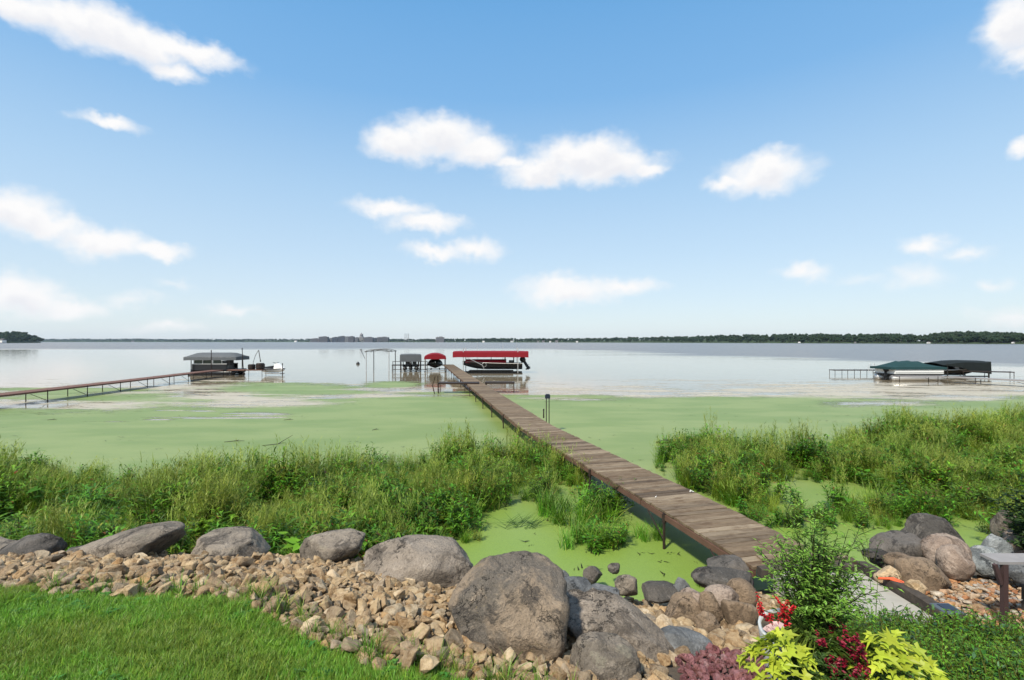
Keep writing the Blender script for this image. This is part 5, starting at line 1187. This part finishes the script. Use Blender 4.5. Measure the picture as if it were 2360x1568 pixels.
t = thing('path_light', 'flat square solar light on a stake beside the path edging', 'garden light', (3.80, 4.22, .99))
m = MB(); m.bar((0, 0, -.1), (0, 0, .262), .035, .035); m.build('stake', M_DARK, t)
m = MB(); m.loft([[Vector((sx * s, sy * s, z)) for sx, sy in ((-1, -1), (1, -1), (1, 1), (-1, 1))] for s, z in ((.04, .25), (.085, .272), (.085, .284), (.07, .292))]); m.build('cap', simple('blue_grey_metal', (.07,.085,.10), .5, .15), t)
m = MB(); m.box((0, 0, .2945), (.10, .10, .005)); m.build('solar_panel', M_BLUEBOX, t)
m = MB()
for off in (0, .035): m.tube([G(2022, 1333, .84) + Vector((off, 0, 0)), G(2050, 1338, .85) + Vector((off * 1.5, 0, .02)), G(2080, 1346, .86) + Vector((off, off, 0)), G(2092, 1358, .86), G(2098, 1372, .84) + Vector((off * .5, 0, 0))], .014, 6)
tag(m.build('orange_strap', M_ORANGE, None, True), 'orange strap lying along the upper end of the path edging', 'strap')

# ------------------------------------------------------------------ flower pot and its plants
PX, PY = 1.74, 2.86; zg_ = gz1(PX, PY)
t = thing('flower_pot', 'white round flower pot hidden under the ferny bush and vines', 'pot', (PX, PY, zg_ - .02))
m = MB(); prof = [(.16, 0), (.21, .15), (.245, .34), (.255, .42), (.255, .44), (.24, .44), (.235, .40)]
m.loft([[Vector((q * math.cos(a), q * math.sin(a), z)) for a in np.linspace(0, 2 * PI, 29)[:-1]] for q, z in prof], True, False); m.build('bowl', M_POT, t, True)
m = MB(); m.loft([[Vector((.238 * math.cos(a), .238 * math.sin(a), z)) for a in np.linspace(0, 2 * PI, 25)[:-1]] for z in (.32, .425)]); m.build('soil', mg, t)
zp = zg_ + .38
def fern_bush(lab, c, spread, height, nst, seed, col, ll=.034, lw=.012, name='ferny_bush', side=8, dens=9, root=None, q0=.25):
    r = random.Random(seed); t = thing(name, lab, 'bush', c); st = MB(); fo = MB()
    for _ in range(nst):
        a = r.uniform(0, 6.28); rr = spread * math.sqrt(r.random()); h = height * (r.uniform(.35, .8) if r.random() < .7 else r.uniform(.75, 1.08)) * (1 - .35 * (rr / spread) ** 2)
        b0 = hv(a) * rr * .25 if root is None else Vector(root) - Vector(c); p1 = hv(a) * rr * .55 + Vector((0, 0, h * .6)); p2 = hv(a + r.gauss(0, .3)) * rr + Vector((r.gauss(0, .03), r.gauss(0, .03), h * r.uniform(.85, 1)))
        curve = [b0 * (1 - q) ** 2 + p1 * 2 * q * (1 - q) + p2 * q * q for q in np.linspace(0, 1, 7)]
        st.col = (.06, .08, .02); st.tube(curve, [.005, .0045, .004, .0035, .003, .002, .0012], 4, False)
        for k in range(side):
            q = q0 + (1 - q0) * k / (side - 1); i = min(5, int(q * 6)); p = curve[i].lerp(curve[i + 1], q * 6 - i) ; d = (hv(r.uniform(0, 6.28)) + Vector((0, 0, r.uniform(-.1, .9)))).normalized(); L = r.uniform(.06, .15) * min(height, .9) / .7
            st.tube([p, p + d * L], [.002, .001], 3, False)
            for j in range(dens):
                u_ = (j + .5) / dens; pp = p + d * L * u_; dd = (hv(r.uniform(0, 6.28)) + d * .6 + Vector((0, 0, r.uniform(-.4, .5)))).normalized()
                fo.col = jit(cmix(col, (.17, .24, .05), r.random() ** 2 * .6), r, .35); fo.leaf(pp, dd, Vector((0, 0, 1)), ll * r.uniform(.6, 1.3), lw * r.uniform(.7, 1.3), .1)
    st.build('stems', M_LEAF, t, False, True); f_ = fo.build('leaflets', M_LEAF, t, False, True); f_['kind'] = 'stuff'; return t
fern_bush('tall airy green bush with tiny leaves rising from the flower pot', (PX + .04, PY, zp), .26, .84, 62, 3, (.14, .29, .035))
fern_bush('low green foliage spilling forward under the tall airy bush', (PX + .06, PY - .14, zp - .08), .24, .30, 60, 15, (.05, .13, .016))
fern_bush('trailing green foliage hanging over the front of the pot', (1.56, 2.50, 1.76), .17, .24, 60, 16, (.05, .13, .016), root=(PX, PY - .1, zp))
fern_bush('thin leafy spray of stems at the top right of the potted bush', (PX + .14, PY + .12, zp + .1), .22, .66, 20, 5, (.095, .19, .02), .034, .010)
LVM = leaf_mat('chartreuse_leaf', .3, .45, .25, .02)
def vine_leaf(seed):
    r = random.Random(seed); m = MB(); m.col = jit((.38, .45, .04), r, .22); out = []
    for a, q in ((200, .35), (160, .0), (150, .52), (112, .42), (95, .85), (66, .55), (48, .62)): pass
    pr = [(-180, .12), (-150, .55), (-118, .80), (-88, .42), (-52, .72), (-26, .48), (0, 1.15), (26, .48), (52, .72), (88, .42), (118, .80), (150, .55)]
    vs = [Vector((0, 0, 0))]
    for a, q in pr:
        q *= r.uniform(.9, 1.1); a_ = math.radians(a); vs.append(Vector((q * math.cos(a_), q * math.sin(a_) * .85, .14 * abs(math.sin(a_)) * q - .22 * max(0, q * math.cos(a_)) ** 2 + r.uniform(-.03, .03))))
    b = len(m.v); m.add(vs, [(0, i, i % 12 + 1) for i in range(1, 13)]); return m.mesh('leaf', LVM, False, True)
VLM = [vine_leaf(k) for k in range(6)]
def vine(lab, cen, ext, n, seed):
    r = random.Random(seed); t = thing('sweet_potato_vine', lab, 'vine', cen); st = MB(); st.col = (.10, .16, .02)
    for i in range(n):
        p = Vector((r.uniform(-1, 1) * ext[0], r.uniform(-1, 1) * ext[1], 0)); e = math.hypot(p.x / ext[0], p.y / ext[1])
        if e > 1.15: p *= .8
        p.z = ext[2] * (1 - .75 * e * e) * r.uniform(.5, 1.0)
        rt_ = Vector((PX + p.x * .3, PY - .05, zp + .02)) - Vector(cen); st.tube([rt_, rt_.lerp(p, .6) + Vector((0, 0, .05)), p - Vector((0, 0, .004))], [.0022, .002, .0015], 3, False)
        o = to_obj('leaf', VLM[r.randrange(6)], t); o.location = p; s = r.uniform(.038, .064); o.scale = (s, s, s)
        o.rotation_euler = (r.gauss(0, .25) + .45, r.gauss(0, .3), math.atan2(p.y - .05, p.x) + r.gauss(0, .6))
    st.build('stems', M_LEAF, t, False, True); return t
vine('chartreuse vine spilling over the left side of the pot', tuple(U(1795, 1545, 2.5)), (.17, .11, .20), 95, 2)
vine('larger chartreuse vine spreading right of the dark red flowers', tuple(U(2050, 1560, 2.5)), (.22, .15, .23), 140, 9)
M_RED = leaf_mat('crimson_petal', .25, .5, .4, .02)
def red_spikes(lab, cen, ext, n, seed, col, per=26):
    r = random.Random(seed); t = thing('red_flowers', lab, 'flowers', cen); fl = MB(); st = MB(); st.col = (.06, .10, .02)
    for i in range(n):
        p = Vector((r.uniform(-1, 1) * ext[0], r.uniform(-1, 1) * ext[1], r.uniform(-1, 1) * ext[2])); d = (Vector((r.gauss(0, .4), r.gauss(0, .4) - .2, 1))).normalized(); L = r.uniform(.05, .10)
        rt_ = Vector((PX + p.x * .5, PY - .05, zp)) - Vector(cen); st.tube([rt_, rt_.lerp(p, .7) + Vector((0, 0, .03)), p, p + d * L], [.003, .003, .003, .002], 4, False)
        for k in range(per):
            q = p + d * L * k / per; dd = (hv(r.uniform(0, 6.28)) + Vector((0, 0, r.uniform(-.3, .6)))).normalized(); fl.col = jit(col, r, .4)
            fl.leaf(q, dd, d, r.uniform(.014, .026) * (1.2 - .6 * k / per), r.uniform(.010, .017), .2)
    st.build('stems', M_LEAF, t, False, True); fl.build('petals', M_RED, t, False, True)
red_spikes('bright red flower spikes at the left of the potted bush', tuple(U(1782, 1425, 2.75)), (.075, .06, .05), 13, 4, (.42, .012, .035))
red_spikes('dark red flowers trailing down between the two vines', tuple(U(1950, 1520, 2.5)), (.10, .08, .10), 26, 6, (.20, .006, .018))
red_spikes('few dark red flower spikes high on the right of the bush', tuple(U(1925, 1455, 2.72)), (.05, .05, .06), 7, 7, (.24, .007, .02))
m = MB(); r = random.Random(1); M_PINK = leaf_mat('pink_petal', .3, .5, .1, .01)
t = thing('pink_flower', 'pale pink and white flower at the pot rim below the red spikes', 'flower', tuple(U(1783, 1452, 2.66)))
for c in range(3):
    for k in range(5): m.col = jit((.62, .44, .42), r, .15); m.leaf(Vector((c * .028 - .03, 0, c * .012)), hv(k * 1.257 + c) + Vector((0, -.6, .25)), Vector((0, -.6, .8)), .034, .032, .1)
_p = m.build('petals', M_PINK, t, False, True); _p['kind'] = 'stuff'; m = MB(); m.col = (.07, .12, .02); m.tube([(0, .02, -.1), (0, 0, 0)], .003, 4); m.build('stem', M_LEAF, t, False, True)
for px, py, lab in ((1995, 1508, 'tiny lilac flower left of the larger vine'), (2030, 1300, None)):
    if not lab: continue
    m = MB()
    for k in range(12): m.col = jit((.38, .33, .55), r, .2); m.leaf(Vector((r.gauss(0, .012), 0, r.gauss(0, .01))), hv(r.uniform(0, 6.28)) + Vector((0, -.4, .4)), Vector((0, 0, 1)), .014, .010)
    o = m.build('lilac_flower', M_PINK, None, False, True); o.location = U(1830, 1500, 2.55); tag(o, 'tiny lilac flower among the leaves below the potted bush', 'flower')
# ground cover right of the pot
gc = []
for k in range(3): gc.append(p_weed(90 + k, .30, ('deep', 'mid', 'mid', 'blue'), .026, .055, 8, .01))
for k in range(4): gc.append(p_weed(97 + k, .36, ('bright', 'bright', 'mid'), .015, .05, 8, .0))
gc = [m.build('ground_cover_plant', M_LEAF, None, False, True, False) for m in gc]
gp = [(2.1, 3.25), (2.4, 3.75), (2.8, 4.1), (3.2, 4.1), (3.6, 3.95), (3.95, 3.85), (4.15, 3.5), (5.2, 3.5), (5.2, 2.4), (2.0, 2.4), (2.0, 3.0)]
n = 2600; X = rng.uniform(2.0, 5.2, n); Y = rng.uniform(2.4, 4.4, n); k = in_poly(X, Y, gp) & (np.hypot(X - 3.8, Y - 4.2) > .22); X, Y = X[k], Y[k]; n = len(X)
hh = (.42 + .55 * fbm(X * 2, Y * 2, 71, 3)) * rng.uniform(.7, 1.15, n)
o = scatter('ground_cover', np.stack([X, Y, np.maximum(gz(X, Y), .98 * 0 + gz(X, Y)) + .02], -1), np.stack([rng.normal(0, .2, n), rng.normal(0, .2, n), rng.uniform(0, 6.28, n)], -1), hh, rng.integers(0, 7, n), gc)
tag(o, 'dense dark green ground cover filling the bottom right corner', 'ground cover', kind='stuff')
def tall_stems(lab, cen, n, h, seed, spread=.12):
    r = random.Random(seed); t = thing('tall_weed', lab, 'weed', cen)
    st = MB(); fo = MB()
    for _ in range(n):
        a = r.uniform(0, 6.28); ln = r.uniform(.05, .55); d = hv(a) * math.sin(ln) + Vector((0, 0, math.cos(ln))); L = h * r.uniform(.6, 1.1); b = hv(r.uniform(0, 6.28)) * r.uniform(0, spread); st.col = (.10, .13, .03)
        st.tube([b, b + d * L * .6, b + d * L + hv(a) * L * .1], [.005, .0035, .0015], 4, False)
        for k in range(9):
            q = .3 + .7 * k / 8; fo.col = jit((.07, .125, .025), r, .3); fo.leaf(b + d * L * q + hv(a) * L * .1 * q * q, (hv(k * 2.4 + a) + Vector((0, 0, r.uniform(0, .7)))).normalized(), Vector((0, 0, 1)), r.uniform(.05, .09), r.uniform(.012, .018), .25, True)
    st.build('stems', M_LEAF, t, False, True); fo.build('leaves', M_LEAF, t, False, True)
tall_stems('slender tall weed standing in front of the concrete path', (3.12, 4.1, 1.0), 7, .52, 1)
tall_stems('slender weed by the right end of the path in front of the edging', (3.55, 4.05, 1.0), 6, .40, 2)
tall_stems('leafy sprig between the dock end and the right boulders', tuple(G(2000, 1290, .6)), 6, .42, 3)
tall_stems('weed with paired leaves at the bottom right under the bench', (4.35, 3.95, .98), 8, .42, 4, .2)
tall_stems('small green plant between the sandy stone and brown block', tuple(G(2050, 1310, .62)), 6, .16, 5)
tall_stems('green sprig between the pink and slate boulders at the right edge', tuple(G(2345, 1270, .5)), 8, .3, 6)
fern_bush('dark glossy leafy shrub at the right edge above the boulders', (7.28, 6.6, gz1(7.28, 6.6) - .02), .44, 1.52, 75, 12, (.016, .042, .012), .075, .042, 'leafy_shrub', 7, 7, None, .72)
tall_stems('yellow-green sapling standing between two boulders on the left', tuple(G(418, 1265, .9)), 3, .42, 8, .04)

# ------------------------------------------------------------------ lake air
m, nt, out = new_mat('haze_air')
vp = nt.node('ShaderNodeVolumePrincipled', {'Color': (.62, .80, 1.0, 1), 'Density': 0.000032, 'Anisotropy': .1}); nt.l.new(vp.outputs[0], out.inputs['Volume'])
mb_ = MB(); mb_.box((0, 3400, 59.2), (15800, 8600, 122)); hz = mb_.build('haze', m); tag(hz, 'thin pale air over the whole lake', 'haze', kind='stuff')
